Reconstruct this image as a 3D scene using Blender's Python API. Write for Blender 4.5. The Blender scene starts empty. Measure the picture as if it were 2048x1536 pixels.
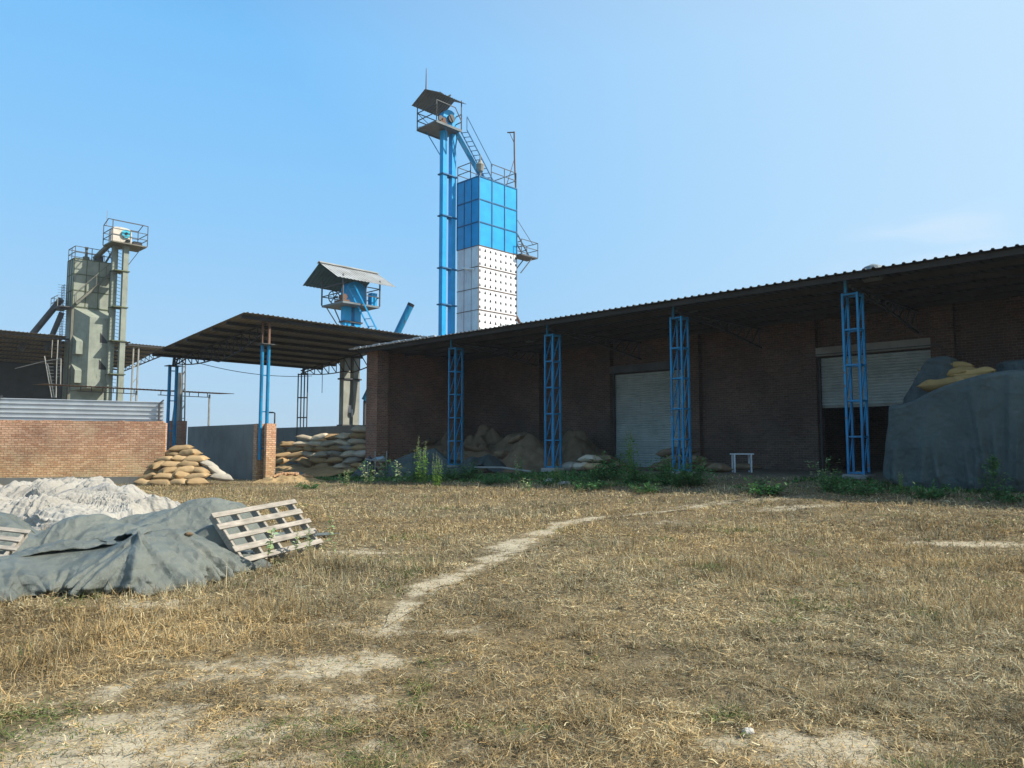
import bpy, bmesh, math, random
import numpy as np
from mathutils import Vector, Matrix

scene = bpy.context.scene
COL = scene.collection
R = math.radians
rnd = random.Random(7)
nrg = np.random.default_rng(11)

# ------------------------------------------------------------------ frames
# The mill buildings share one grid: u runs along the godown front, v into it.
TH = R(45.8)
CV, SV = math.cos(TH), math.sin(TH)
EYE = 1.5
FPX, PITCH = 1500.0, math.atan(124 / 1500)
CP, SP = math.cos(PITCH), math.sin(PITCH)

def W(u, v, z=0.0):
    return Vector((-SV * u + CV * v, CV * u + SV * v, z))

def to_uv(x, y):
    return -SV * x + CV * y, CV * x + SV * y

def ray(px, py):
    dx, dy = px - 1024, 768 - py
    return (dx, FPX * CP - dy * SP, FPX * SP + dy * CP)

def at_v(px, py, v):                       # survey helper: sight line met with a wall line v
    d = ray(px, py)
    t = v / (CV * d[0] + SV * d[1])
    return Vector((d[0] * t, d[1] * t, EYE + d[2] * t))

def at_depth(px, py, Y):
    d = ray(px, py)
    t = Y / d[1]
    return Vector((d[0] * t, d[1] * t, EYE + d[2] * t))

# ------------------------------------------------------------------ noise
def _h(i, j, s):
    n = np.sin(i * 127.1 + j * 311.7 + s * 74.7) * 43758.5453
    return n - np.floor(n)

def vnoise(x, y, s=0.0):
    x = np.asarray(x, float); y = np.asarray(y, float)
    i, j = np.floor(x), np.floor(y)
    fx, fy = x - i, y - j
    fx = fx * fx * (3 - 2 * fx); fy = fy * fy * (3 - 2 * fy)
    return ((_h(i, j, s) * (1 - fx) + _h(i + 1, j, s) * fx) * (1 - fy)
            + (_h(i, j + 1, s) * (1 - fx) + _h(i + 1, j + 1, s) * fx) * fy)

def fbm(x, y, s=0.0, o=4):
    a, t, n = 1.0, 0.0, 0.0
    for k in range(o):
        t = t + a * vnoise(x * 2 ** k, y * 2 ** k, s + k * 3.1); n += a; a *= .5
    return t / n

def sstep(a, b, x):
    t = np.clip((x - a) / (b - a), 0, 1)
    return t * t * (3 - 2 * t)

def gz(x, y):                              # ground height: flat field rising to the godown platform
    x = np.asarray(x, float); y = np.asarray(y, float)
    v = CV * x + SV * y
    rise = .60 * sstep(12.0, 21.0, v) * sstep(-10.0, 5.0, x)
    n = (fbm(x * .35, y * .35, 3) - .5) * .10 + (fbm(x * 1.3, y * 1.3, 8) - .5) * .05
    fade = np.clip(1.4 - np.hypot(x, y) / 60, 0, 1)
    return rise + n * fade

def gzf(x, y):
    return float(gz(np.array([x]), np.array([y]))[0])

def on_ground(px, py):                     # where a sight line meets the ground
    d = ray(px, py)
    t = 2.0 / d[1]
    for k in range(4000):
        x, y, z = d[0] * t, d[1] * t, EYE + d[2] * t
        if z <= gzf(x, y): break
        t += .05 / d[1]
    return Vector((x, y, gzf(x, y)))

# ------------------------------------------------------------------ materials
MATS = {}
def _new(name):
    m = bpy.data.materials.new(name); m.use_nodes = True
    nt = m.node_tree; b = nt.nodes['Principled BSDF']
    MATS[name] = m
    return m, nt, b

def nd(nt, typ, **kw):
    n = nt.nodes.new(typ)
    for k, v in kw.items():
        if k in n.inputs: n.inputs[k].default_value = v
        else: setattr(n, k, v)
    return n

def noise_ramp(nt, coord, scale, c0, c1, p0=.35, p1=.65, detail=6, rough=.6):
    n = nd(nt, 'ShaderNodeTexNoise'); n.inputs['Scale'].default_value = scale
    n.inputs['Detail'].default_value = detail; n.inputs['Roughness'].default_value = rough
    nt.links.new(coord, n.inputs['Vector'])
    r = nt.nodes.new('ShaderNodeValToRGB')
    r.color_ramp.elements[0].position = p0; r.color_ramp.elements[0].color = (*c0, 1)
    r.color_ramp.elements[1].position = p1; r.color_ramp.elements[1].color = (*c1, 1)
    nt.links.new(n.outputs['Fac'], r.inputs['Fac'])
    return r.outputs['Color']

def mixc(nt, a, b, fac, mode='MIX'):
    m = nt.nodes.new('ShaderNodeMix'); m.data_type = 'RGBA'; m.blend_type = mode
    if isinstance(fac, float): m.inputs[0].default_value = fac
    else: nt.links.new(fac, m.inputs[0])
    for s, i in ((a, 6), (b, 7)):
        if isinstance(s, tuple): m.inputs[i].default_value = (*s[:3], 1)
        else: nt.links.new(s, m.inputs[i])
    return m.outputs[2]

def coords(nt, kind='Object', scale=None):
    t = nt.nodes.new('ShaderNodeTexCoord')
    o = t.outputs[kind]
    if scale:
        mp = nt.nodes.new('ShaderNodeMapping'); mp.inputs['Scale'].default_value = scale
        nt.links.new(o, mp.inputs['Vector']); o = mp.outputs['Vector']
    return o

def bump(nt, b, height, strength=.3, dist=.02):
    n = nt.nodes.new('ShaderNodeBump'); n.inputs['Strength'].default_value = strength
    n.inputs['Distance'].default_value = dist
    nt.links.new(height, n.inputs['Height']); nt.links.new(n.outputs['Normal'], b.inputs['Normal'])

def painted(name, base, dark, rust=(.16, .07, .03), rough=.45, metal=0., wear=.62, scale=1.3, streak=True, spec=.4):
    m, nt, b = _new(name)
    c = coords(nt)
    col = noise_ramp(nt, c, scale, dark, base, .3, .62)
    if streak:
        cs = coords(nt, 'Object', (6, 6, .5))
        f = noise_ramp(nt, cs, 1.6, (0, 0, 0), (1, 1, 1), wear, wear + .16, 5)
        col = mixc(nt, col, tuple(x * .55 for x in dark), f)
    fr = noise_ramp(nt, c, 5.5, (0, 0, 0), (1, 1, 1), wear + .06, wear + .12, 8, .7)
    col = mixc(nt, col, rust, fr)
    nt.links.new(col, b.inputs['Base Color'])
    b.inputs['Roughness'].default_value = rough; b.inputs['Metallic'].default_value = metal
    b.inputs['Specular IOR Level'].default_value = spec
    n = nd(nt, 'ShaderNodeTexNoise', Scale=3.0); nt.links.new(c, n.inputs['Vector'])
    bump(nt, b, n.outputs['Fac'], .25, .02)
    return m

painted('blue_paint', (.010, .36, .72), (.008, .28, .58), rough=.38)
painted('blue_column', (.008, .24, .46), (.008, .16, .33), rough=.45, wear=.53, scale=2.5)
painted('white_paint', (.80, .82, .83), (.66, .68, .69), rust=(.34, .25, .18), rough=.55, wear=.58)
painted('hole_dark', (.02, .02, .02), (.015, .015, .015), streak=False)
painted('seam_rust', (.17, .11, .07), (.10, .06, .04), rough=.8)
painted('seam_blue', (.012, .13, .28), (.01, .1, .22), rough=.6)
painted('steel_dark', (.085, .09, .095), (.05, .05, .05), rough=.6)
painted('steel_rust', (.20, .11, .07), (.11, .06, .04), rough=.8)
painted('steel_grey', (.30, .30, .27), (.19, .18, .15), rough=.6)
painted('sage_paint', (.27, .295, .235), (.185, .205, .165), rust=(.13, .1, .05), rough=.55, wear=.6)
painted('sage_seam', (.10, .12, .06), (.07, .08, .04), rough=.7)
painted('cream_paint', (.66, .60, .50), (.5, .45, .38), rough=.5)
painted('roof_under', (.27, .245, .20), (.18, .16, .125), rough=.75, metal=0.0, scale=.7)
painted('roof_top', (.42, .43, .42), (.26, .25, .22), rough=.5, metal=.0)
painted('godown_roof', (.055, .062, .065), (.035, .04, .042), rough=.7)
painted('purlin', (.045, .042, .04), (.03, .028, .026), rough=.7)
painted('shutter_metal', (.42, .46, .43), (.29, .33, .31), rough=.5, metal=0.0)
painted('fence_sheet', (.50, .54, .56), (.40, .43, .45), rough=.35, metal=.15, wear=.7)
painted('concrete', (.33, .32, .29), (.2, .195, .175), rust=(.12, .11, .09), rough=.9)
painted('plaster_grey', (.20, .205, .185), (.13, .13, .115), rust=(.08, .075, .065), rough=.95, scale=.7)
painted('grey_leg', (.33, .34, .29), (.2, .2, .165), rough=.6)
painted('steel_olive', (.17, .165, .125), (.10, .10, .075), rough=.7)
painted('roof_teal', (.055, .125, .15), (.04, .09, .11), rough=.6)
painted('deck_grey', (.17, .20, .21), (.10, .12, .13), rough=.65)
painted('black_plastic', (.02, .02, .02), (.012, .012, .012), rough=.5, streak=False)
painted('cyan_disc', (.05, .48, .62), (.03, .36, .5), rough=.4, streak=False)

def brick(name, c1, c2, mortar, stain, bw=.23, bh=.085, low=None):
    m, nt, b = _new(name)
    uv = coords(nt, 'UV')
    t = nt.nodes.new('ShaderNodeTexBrick')
    t.inputs['Scale'].default_value = 1.0
    t.inputs['Brick Width'].default_value = bw; t.inputs['Row Height'].default_value = bh
    t.inputs['Mortar Size'].default_value = .009; t.inputs['Mortar Smooth'].default_value = .3
    t.inputs['Bias'].default_value = -.1
    t.offset = .5; t.squash = 1.0
    dn = nd(nt, 'ShaderNodeTexNoise', Scale=4.0); nt.links.new(uv, dn.inputs['Vector'])
    vm = nt.nodes.new('ShaderNodeVectorMath'); vm.operation = 'MULTIPLY_ADD'
    nt.links.new(dn.outputs['Color'], vm.inputs[0]); vm.inputs[1].default_value = (.035, .02, 0)
    nt.links.new(uv, vm.inputs[2]); nt.links.new(vm.outputs[0], t.inputs['Vector'])
    t.inputs['Color1'].default_value = (*c1, 1); t.inputs['Color2'].default_value = (*c2, 1)
    t.inputs['Mortar'].default_value = (*mortar, 1)
    col = t.outputs['Color']
    p = noise_ramp(nt, uv, .55, (.62, .62, .62), (1.25, 1.2, 1.12), .3, .7, 8)
    col = mixc(nt, col, p, 1.0, 'MULTIPLY')
    fine = noise_ramp(nt, uv, 16, (.62, .6, .58), (1.3, 1.3, 1.3), .28, .72, 4)
    col = mixc(nt, col, fine, .8, 'MULTIPLY')
    f = noise_ramp(nt, uv, .8, (0, 0, 0), (.8, .8, .8), .52, .72, 8, .7)
    col = mixc(nt, col, stain, f)
    if low:                                # course-by-course change of brick batch up the wall
        sx = nt.nodes.new('ShaderNodeSeparateXYZ'); nt.links.new(uv, sx.inputs[0])
        mr = nd(nt, 'ShaderNodeMapRange'); mr.inputs['From Min'].default_value = low[1]; mr.inputs['From Max'].default_value = low[2]
        mr.inputs['To Min'].default_value = .75; mr.inputs['To Max'].default_value = 0
        nt.links.new(sx.outputs['Y'], mr.inputs['Value'])
        tint = mixc(nt, col, low[0], 1.0, 'MULTIPLY')
        col = mixc(nt, col, tint, mr.outputs['Result'])
    nt.links.new(col, b.inputs['Base Color'])
    b.inputs['Roughness'].default_value = .92; b.inputs['Specular IOR Level'].default_value = .15
    hgt = mixc(nt, t.outputs['Fac'], (1, 1, 1), 0.0)
    inv = nt.nodes.new('ShaderNodeInvert'); nt.links.new(hgt, inv.inputs['Color'])
    add = mixc(nt, inv.outputs['Color'], fine, .35)
    bump(nt, b, add, .9, .018)
    return m

brick('brick_field', (.53, .29, .185), (.74, .48, .33), (.27, .20, .14), (.56, .42, .27), low=((1.0, 1.12, .92), .3, 1.9))
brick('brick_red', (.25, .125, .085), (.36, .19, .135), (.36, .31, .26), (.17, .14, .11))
brick('brick_shaded', (.105, .066, .052), (.165, .102, .08), (.19, .165, .145), (.10, .09, .078))  # darker copy of the red brick, verandah shade put into its colour

def cloth(name, base, dark, stain, rough=.7, scale=1.6, weave=90., sheen=0., spec=.3, stainp=.58, wrinkle=0.0, trans=0., crease=0.):
    m, nt, b = _new(name)
    c = coords(nt)
    col = noise_ramp(nt, c, scale, dark, base, .3, .65, 7)
    f = noise_ramp(nt, c, scale * 1.9, (0, 0, 0), (1, 1, 1), stainp, stainp + .18, 9, .7)
    col = mixc(nt, col, stain, f)
    info = nt.nodes.new('ShaderNodeObjectInfo')
    hv = nt.nodes.new('ShaderNodeHueSaturation')
    mr = nd(nt, 'ShaderNodeMapRange'); mr.inputs['To Min'].default_value = .78; mr.inputs['To Max'].default_value = 1.2
    nt.links.new(info.outputs['Random'], mr.inputs['Value'])
    nt.links.new(mr.outputs['Result'], hv.inputs['Value']); nt.links.new(col, hv.inputs['Color'])
    nt.links.new(hv.outputs['Color'], b.inputs['Base Color'])
    b.inputs['Roughness'].default_value = rough; b.inputs['Specular IOR Level'].default_value = spec
    w = nd(nt, 'ShaderNodeTexNoise', Scale=weave); nt.links.new(c, w.inputs['Vector'])
    w2 = nd(nt, 'ShaderNodeTexNoise', Scale=9.0); w2.inputs['Detail'].default_value = 6; nt.links.new(c, w2.inputs['Vector'])
    h = mixc(nt, w.outputs['Fac'], w2.outputs['Fac'], .5 + wrinkle)
    if crease:
        dz = nd(nt, 'ShaderNodeTexNoise', Scale=2.5); nt.links.new(c, dz.inputs['Vector'])
        wv = nt.nodes.new('ShaderNodeVectorMath'); wv.operation = 'MULTIPLY_ADD'
        nt.links.new(dz.outputs['Color'], wv.inputs[0]); wv.inputs[1].default_value = (.35, .35, .35); nt.links.new(c, wv.inputs[2])
        tot = None
        for sc_, wt in ((2.6, 1.0), (6.5, .5)):
            vo = nt.nodes.new('ShaderNodeTexVoronoi'); vo.feature = 'F1'; vo.inputs['Scale'].default_value = sc_
            nt.links.new(wv.outputs[0], vo.inputs['Vector'])
            mm = nt.nodes.new('ShaderNodeMath'); mm.operation = 'MULTIPLY'; mm.inputs[1].default_value = wt; nt.links.new(vo.outputs['Distance'], mm.inputs[0])
            if tot is None: tot = mm.outputs[0]
            else:
                ad = nt.nodes.new('ShaderNodeMath'); ad.operation = 'ADD'; nt.links.new(tot, ad.inputs[0]); nt.links.new(mm.outputs[0], ad.inputs[1]); tot = ad.outputs[0]
        ad = nt.nodes.new('ShaderNodeMath'); ad.operation = 'MULTIPLY_ADD'; nt.links.new(tot, ad.inputs[0]); ad.inputs[1].default_value = 1.6 * crease; nt.links.new(h, ad.inputs[2]); h = ad.outputs[0]
        bump(nt, b, h, .8, .05)
    else:
        bump(nt, b, h, .45, .012 + wrinkle * .03)
    return m

cloth('jute_tan', (.40, .28, .15), (.29, .20, .10), (.22, .16, .09), rough=.9, scale=3, spec=.1)
cloth('jute_pale', (.56, .49, .37), (.44, .37, .26), (.36, .28, .18), rough=.9, scale=3, spec=.1)
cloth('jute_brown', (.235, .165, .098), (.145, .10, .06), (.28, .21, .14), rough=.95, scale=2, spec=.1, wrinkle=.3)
cloth('jute_grey', (.40, .37, .31), (.29, .26, .21), (.2, .17, .12), rough=.9, scale=3, spec=.1)
cloth('jute_ochre', (.33, .215, .085), (.24, .15, .055), (.26, .16, .06), rough=.9, scale=3, spec=.1)
cloth('chaff', (.50, .36, .19), (.36, .24, .11), (.56, .46, .31), rough=.95, scale=2.2, spec=.1, wrinkle=.4)
cloth('tarp_green', (.150, .165, .140), (.092, .105, .093), (.20, .20, .165), rough=.42, scale=1.1, weave=140, spec=.5, wrinkle=.2, crease=.9)
cloth('tarp_white', (.43, .41, .36), (.30, .28, .24), (.17, .145, .11), rough=.7, scale=1.4, stainp=.57, wrinkle=.35, crease=.6)
cloth('tarp_slate', (.066, .092, .088), (.036, .052, .052), (.075, .092, .085), rough=.55, scale=.9, spec=.35, wrinkle=.1, crease=.8)
cloth('tarp_dark', (.06, .075, .085), (.04, .05, .055), (.08, .09, .09), rough=.5, scale=2)
cloth('rag_blue', (.30, .42, .50), (.22, .32, .4), (.2, .25, .28), rough=.7, scale=4)
cloth('net_grey', (.22, .24, .22), (.15, .17, .155), (.28, .27, .22), rough=.7, scale=3)

def wood(name, base, dark):
    m, nt, b = _new(name)
    c = coords(nt, 'Object', (3, 40, 40))
    col = noise_ramp(nt, c, 1.0, dark, base, .3, .7, 8)
    c2 = coords(nt)
    f = noise_ramp(nt, c2, 6.0, (.7, .7, .7), (1.15, 1.15, 1.15), .3, .7, 6)
    col = mixc(nt, col, f, 1.0, 'MULTIPLY')
    nt.links.new(col, b.inputs['Base Color']); b.inputs['Roughness'].default_value = .85
    b.inputs['Specular IOR Level'].default_value = .2
    n = nd(nt, 'ShaderNodeTexNoise', Scale=1.0); nt.links.new(c, n.inputs['Vector'])
    bump(nt, b, n.outputs['Fac'], .6, .008)
wood('wood_grey', (.42, .38, .32), (.24, .215, .18))

def vcol_mat(name, rough=.8, trans=0., spec=.2):
    m, nt, b = _new(name)
    a = nt.nodes.new('ShaderNodeAttribute'); a.attribute_name = 'col'
    nt.links.new(a.outputs['Color'], b.inputs['Base Color'])
    b.inputs['Roughness'].default_value = rough; b.inputs['Specular IOR Level'].default_value = spec
    if trans:
        tr = nt.nodes.new('ShaderNodeBsdfTranslucent'); nt.links.new(a.outputs['Color'], tr.inputs['Color'])
        mx = nt.nodes.new('ShaderNodeMixShader'); mx.inputs[0].default_value = trans
        out = nt.nodes['Material Output']
        nt.links.new(b.outputs[0], mx.inputs[1]); nt.links.new(tr.outputs[0], mx.inputs[2])
        nt.links.new(mx.outputs[0], out.inputs['Surface'])
    return m
vcol_mat('straw', .75, .25, .25)
vcol_mat('leaf', .55, .35, .35)

def ground_material():
    m, nt, b = _new('field_soil')
    c = coords(nt)
    a = nt.nodes.new('ShaderNodeAttribute'); a.attribute_name = 'bare'
    soil = noise_ramp(nt, c, 2.2, (.33, .285, .20), (.45, .40, .29), .3, .7, 9)
    grit = noise_ramp(nt, c, 60, (.78, .77, .75), (1.12, 1.12, 1.12), .35, .65, 4)
    soil = mixc(nt, soil, grit, 1.0, 'MULTIPLY')
    litter = noise_ramp(nt, c, 28, (.07, .056, .034), (.235, .195, .12), .3, .7, 8, .7)
    lit2 = noise_ramp(nt, c, 1.1, (.72, .72, .75), (1.25, 1.18, 1.05), .3, .7, 5)
    litter = mixc(nt, litter, lit2, 1.0, 'MULTIPLY')
    n = nd(nt, 'ShaderNodeTexNoise', Scale=4.2); n.inputs['Detail'].default_value = 10; n.inputs['Roughness'].default_value = .72
    nt.links.new(c, n.inputs['Vector'])
    ma = nt.nodes.new('ShaderNodeMath'); ma.operation = 'MULTIPLY_ADD'
    nt.links.new(n.outputs['Fac'], ma.inputs[0]); ma.inputs[1].default_value = 2.1
    nt.links.new(a.outputs['Fac'], ma.inputs[2])
    mr = nd(nt, 'ShaderNodeMapRange'); mr.inputs['From Min'].default_value = 1.36; mr.inputs['From Max'].default_value = 1.66
    nt.links.new(ma.outputs[0], mr.inputs['Value'])
    col = mixc(nt, litter, soil, mr.outputs['Result'])
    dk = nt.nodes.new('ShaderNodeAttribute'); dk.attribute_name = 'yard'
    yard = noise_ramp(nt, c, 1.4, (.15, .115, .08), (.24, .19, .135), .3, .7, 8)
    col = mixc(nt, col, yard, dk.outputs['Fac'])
    nt.links.new(col, b.inputs['Base Color'])
    b.inputs['Roughness'].default_value = .97; b.inputs['Specular IOR Level'].default_value = .1
    bn = nd(nt, 'ShaderNodeTexNoise', Scale=22.0); bn.inputs['Detail'].default_value = 8; nt.links.new(c, bn.inputs['Vector'])
    bump(nt, b, bn.outputs['Fac'], .5, .012)
ground_material()

# ------------------------------------------------------------------ objects
def tag(o, label=None, cat=None, group=None, kind=None):
    if label: o['label'] = label
    if cat: o['category'] = cat
    if group: o['group'] = group
    if kind: o['kind'] = kind
    return o

def thing(name, label, cat, u=0., v=0., z=0., group=None, loc=None, rot=None):
    o = bpy.data.objects.new(name, None); COL.objects.link(o)
    o.location = loc if loc is not None else W(u, v, z)
    o.rotation_euler = rot if rot is not None else (0, 0, TH)
    o['_b'] = (v, u, z) if loc is None else (0., 0., 0.)
    o.empty_display_size = .2
    return tag(o, label, cat, group)

class MB:
    """collects shapes; points are (u, v, z) on the mill grid, or plain local xyz when grid=False"""
    def __init__(s, grid=True): s.v, s.f, s.m, s.grid = [], [], [], grid
    def P(s, p): return (p[1], p[0], p[2]) if s.grid else tuple(p)
    def add(s, pts, faces, m=0):
        k = len(s.v); s.v += [s.P(p) for p in pts]
        for f in faces: s.f.append([i + k for i in f]); s.m.append(m)
        return s
    def box(s, a0, a1, b0, b1, z0, z1, m=0):
        p = [(x, y, z) for z in (z0, z1) for y in (b0, b1) for x in (a0, a1)]
        return s.add(p, [(0, 1, 3, 2), (4, 6, 7, 5), (0, 4, 5, 1), (2, 3, 7, 6), (0, 2, 6, 4), (1, 5, 7, 3)], m)
    def bar(s, a, b, w, h=None, m=0, up=(0, 0, 1)):
        h = h or w; a, b = Vector(a), Vector(b); d = (b - a).normalized(); u = Vector(up)
        if abs(d.dot(u)) > .97: u = Vector((1, 0, 0))
        x = d.cross(u).normalized(); y = x.cross(d).normalized()
        c = [(-w / 2, -h / 2), (w / 2, -h / 2), (w / 2, h / 2), (-w / 2, h / 2)]
        p = [a + x * i + y * j for i, j in c] + [b + x * i + y * j for i, j in c]
        return s.add(p, [(3, 2, 1, 0), (4, 5, 6, 7), (0, 1, 5, 4), (1, 2, 6, 5), (2, 3, 7, 6), (3, 0, 4, 7)], m)
    def tube(s, pts, r, n=8, m=0, cap=True):
        pts = [Vector(p) for p in pts]; rs = r if isinstance(r, (list, tuple)) else [r] * len(pts)
        rings = []; k = 0; allp = []; fs = []
        for i, p in enumerate(pts):
            d = (pts[min(i + 1, len(pts) - 1)] - pts[max(i - 1, 0)]).normalized()
            u = Vector((0, 0, 1)) if abs(d.z) < .9 else Vector((1, 0, 0))
            x = d.cross(u).normalized(); y = x.cross(d)
            allp += [p + x * (rs[i] * math.cos(2 * math.pi * q / n)) + y * (rs[i] * math.sin(2 * math.pi * q / n)) for q in range(n)]
        for i in range(len(pts) - 1):
            for q in range(n):
                a, b = i * n + q, i * n + (q + 1) % n
                fs.append((a, b, b + n, a + n))
        if cap:
            fs.append(tuple(range(n - 1, -1, -1))); fs.append(tuple(range((len(pts) - 1) * n, len(pts) * n)))
        return s.add(allp, fs, m)
    def prism(s, poly, off, m=0):            # polygon extruded by a vector
        n = len(poly); o = Vector(off)
        p = [Vector(q) for q in poly] + [Vector(q) + o for q in poly]
        f = [tuple(range(n - 1, -1, -1)), tuple(range(n, 2 * n))] + [(i, (i + 1) % n, (i + 1) % n + n, i + n) for i in range(n)]
        return s.add(p, f, m)
    def sheet(s, p0, p1, q0, pitch=.25, h=.03, th=.006, m=0, sag=0., under=None):
        """corrugated sheet: ribs run p0->q0 and repeat along p0->p1"""
        p0, p1, q0 = Vector(p0), Vector(p1), Vector(q0)
        A, B = p1 - p0, q0 - p0
        L = A.length; a = A / L; n = a.cross(B).normalized()
        if n.z < 0: n = -n
        prof = []; k = 0; x = 0
        while x < L:
            for dx, hh in ((0, 0), (.55, 0), (.65, 1), (.85, 1), (.95, 0)):
                if x + dx * pitch < L: prof.append((x + dx * pitch, hh * h))
            x += pitch
        prof.append((L, 0))
        nb = 5
        pts = []
        for layer in (0, 1):
            for j in range(nb):
                t = j / (nb - 1); wob = sag * math.sin(t * 9 + layer)
                for (x, hh) in prof:
                    pts.append(p0 + a * x + B * t + n * (hh - layer * th + .012 * math.sin(x * 1.3 + 4 * t) * (1 if sag else 0)))
        N = len(prof); fs = []
        for layer in (0, 1):
            o = layer * nb * N
            for j in range(nb - 1):
                for i in range(N - 1):
                    q = (o + j * N + i, o + j * N + i + 1, o + (j + 1) * N + i + 1, o + (j + 1) * N + i)
                    fs.append(q if layer == 0 else q[::-1])
        for i in range(N - 1):
            for j in (0, nb - 1):
                a0 = j * N + i; fs.append((a0, a0 + 1, a0 + 1 + nb * N, a0 + nb * N))
        for j in range(nb - 1):
            for i in (0, N - 1):
                a0 = j * N + i; fs.append((a0, a0 + N, a0 + N + nb * N, a0 + nb * N))
        k0 = len(s.m); s.add(pts, fs, m)
        if under is not None:
            n1 = (nb - 1) * (N - 1)
            for i in range(n1, 2 * n1): s.m[k0 + i] = under
        return s
    def build(s, name, mat, parent=None, loc=None, rot=None, smooth=False, bevel=0.):
        me = bpy.data.meshes.new(name)
        b = (0, 0, 0)
        if parent is not None and s.grid:
            q = parent
            while q.parent: q = q.parent
            b = tuple(q['_b'])
        own = (0., 0., 0.)
        vs = np.array(s.v, float) - np.array(b)
        me.from_pydata(vs.tolist(), [], s.f)
        mats = mat if isinstance(mat, (list, tuple)) else [mat]
        for k in mats: me.materials.append(MATS[k])
        me.polygons.foreach_set('material_index', s.m)
        bm = bmesh.new(); bm.from_mesh(me)
        bmesh.ops.recalc_face_normals(bm, faces=bm.faces)
        uvl = bm.loops.layers.uv.new('UVMap')
        for f in bm.faces:
            n = f.normal
            if abs(n.z) > .7:
                for l in f.loops: l[uvl].uv = (l.vert.co.x, l.vert.co.y)
            else:
                t = Vector((-n.y, n.x, 0)).normalized()
                for l in f.loops: l[uvl].uv = (l.vert.co.dot(t), l.vert.co.z)
            f.smooth = smooth
        bm.to_mesh(me); bm.free()
        o = bpy.data.objects.new(name, me); COL.objects.link(o)
        if parent is not None: o.parent = parent
        if parent is not None and s.grid and parent.parent is not None: pass
        if loc is not None: o.location = loc
        if rot is not None: o.rotation_euler = rot
        if bevel:
            bv = o.modifiers.new('edge', 'BEVEL'); bv.width = bevel; bv.segments = 1; bv.limit_method = 'ANGLE'
        return o

def quick_mesh(name, verts, quads, mat, loc=(0, 0, 0), smooth=True, tris=None, parent=None):
    me = bpy.data.meshes.new(name)
    verts = np.asarray(verts, np.float32).reshape(-1, 3)
    quads = np.asarray(quads, np.int32).reshape(-1, 4)
    tris = np.zeros((0, 3), np.int32) if tris is None else np.asarray(tris, np.int32).reshape(-1, 3)
    nq, nt_ = len(quads), len(tris)
    me.vertices.add(len(verts)); me.vertices.foreach_set('co', verts.ravel())
    me.loops.add(nq * 4 + nt_ * 3)
    me.loops.foreach_set('vertex_index', np.concatenate([quads.ravel(), tris.ravel()]))
    me.polygons.add(nq + nt_)
    st = np.concatenate([np.arange(nq) * 4, nq * 4 + np.arange(nt_) * 3]).astype(np.int32)
    me.polygons.foreach_set('loop_start', st)
    me.polygons.foreach_set('use_smooth', np.full(nq + nt_, smooth))
    me.update(calc_edges=True); me.validate()
    me.materials.append(MATS[mat])
    o = bpy.data.objects.new(name, me); COL.objects.link(o); o.location = loc
    if parent: o.parent = parent
    return o

def set_col(o, cols):
    a = o.data.attributes.new('col', 'FLOAT_COLOR', 'POINT')
    c = np.ones((len(cols), 4), np.float32); c[:, :3] = cols
    a.data.foreach_set('color', c.ravel())

def grid_quads(nx, ny):
    i = np.arange(nx - 1); j = np.arange(ny - 1)
    J, I = np.meshgrid(j, i, indexing='ij')
    a = (J * nx + I).ravel()
    return np.stack([a, a + 1, a + nx + 1, a + nx], 1)

# ------------------------------------------------------------------ cloth draping (position based)
def drape(hf, P0, slack=1.08, steps=70, iters=7, seed=0, drop=.25, stiff=.6, grav=.006, fric=.55, pins=None, bend=.003):
    """P0: (ny,nx,2) plan positions; hf(x,y): what lies under the sheet"""
    rg = np.random.default_rng(seed)
    ny, nx, _ = P0.shape
    P = np.zeros((ny, nx, 3)); P[..., :2] = P0
    P[..., 2] = hf(P0[..., 0], P0[..., 1]) + drop * (.2 + 1.3 * fbm(P0[..., 0] * 2.6, P0[..., 1] * 2.6, seed + .5)) + rg.normal(0, .012, (ny, nx))
    Q = P.copy()
    def rest(a, b): return np.linalg.norm(a[..., :2] - b[..., :2], axis=-1) * slack
    sets = []
    def pair(sa, sb, k):
        sets.append((sa, sb, rest(P0[sa], P0[sb]), k))
    s_ = slice
    for off in (0, 1):
        n2 = (nx - off) // 2 * 2 + off
        pair((s_(None), s_(off, n2 - 1 if n2 - 1 > off else None, 2)), (s_(None), s_(off + 1, n2, 2)), 1.)
        m2 = (ny - off) // 2 * 2 + off
        pair((s_(off, m2 - 1, 2), s_(None)), (s_(off + 1, m2, 2), s_(None)), 1.)
    for oy in (0, 1):
        m2 = (ny - oy) // 2 * 2 + oy
        pair((s_(oy, m2 - 1, 2), s_(0, nx - 1)), (s_(oy + 1, m2, 2), s_(1, nx)), stiff)
        pair((s_(oy, m2 - 1, 2), s_(1, nx)), (s_(oy + 1, m2, 2), s_(0, nx - 1)), stiff)
    for st in range(steps):
        vel = (P - Q) * .96
        Q = P.copy()
        P = P + vel; P[..., 2] -= grav
        for it in range(iters):
            for sa, sb, L, k in sets:
                d = P[sb] - P[sa]
                l = np.linalg.norm(d, axis=-1) + 1e-9
                c = d * ((l - L) / l * .5 * k)[..., None]
                P[sa] += c; P[sb] -= c
            # bending: pull second neighbours apart a little
            for ax in (0, 1):
                if ax: a, b, mid = P[:, :-4], P[:, 4:], P[:, 2:-2]
                else: a, b, mid = P[:-4], P[4:], P[2:-2]
                mid += ((a + b) * .5 - mid) * bend
            h = hf(P[..., 0], P[..., 1]) + .012
            hit = P[..., 2] < h
            P[..., 2] = np.where(hit, h, P[..., 2])
            if pins is not None: P[pins] = Q[pins]
        fr = hit[..., None] * np.array([fric, fric, .5])
        Q = Q + (P - Q) * fr
    return P

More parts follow.
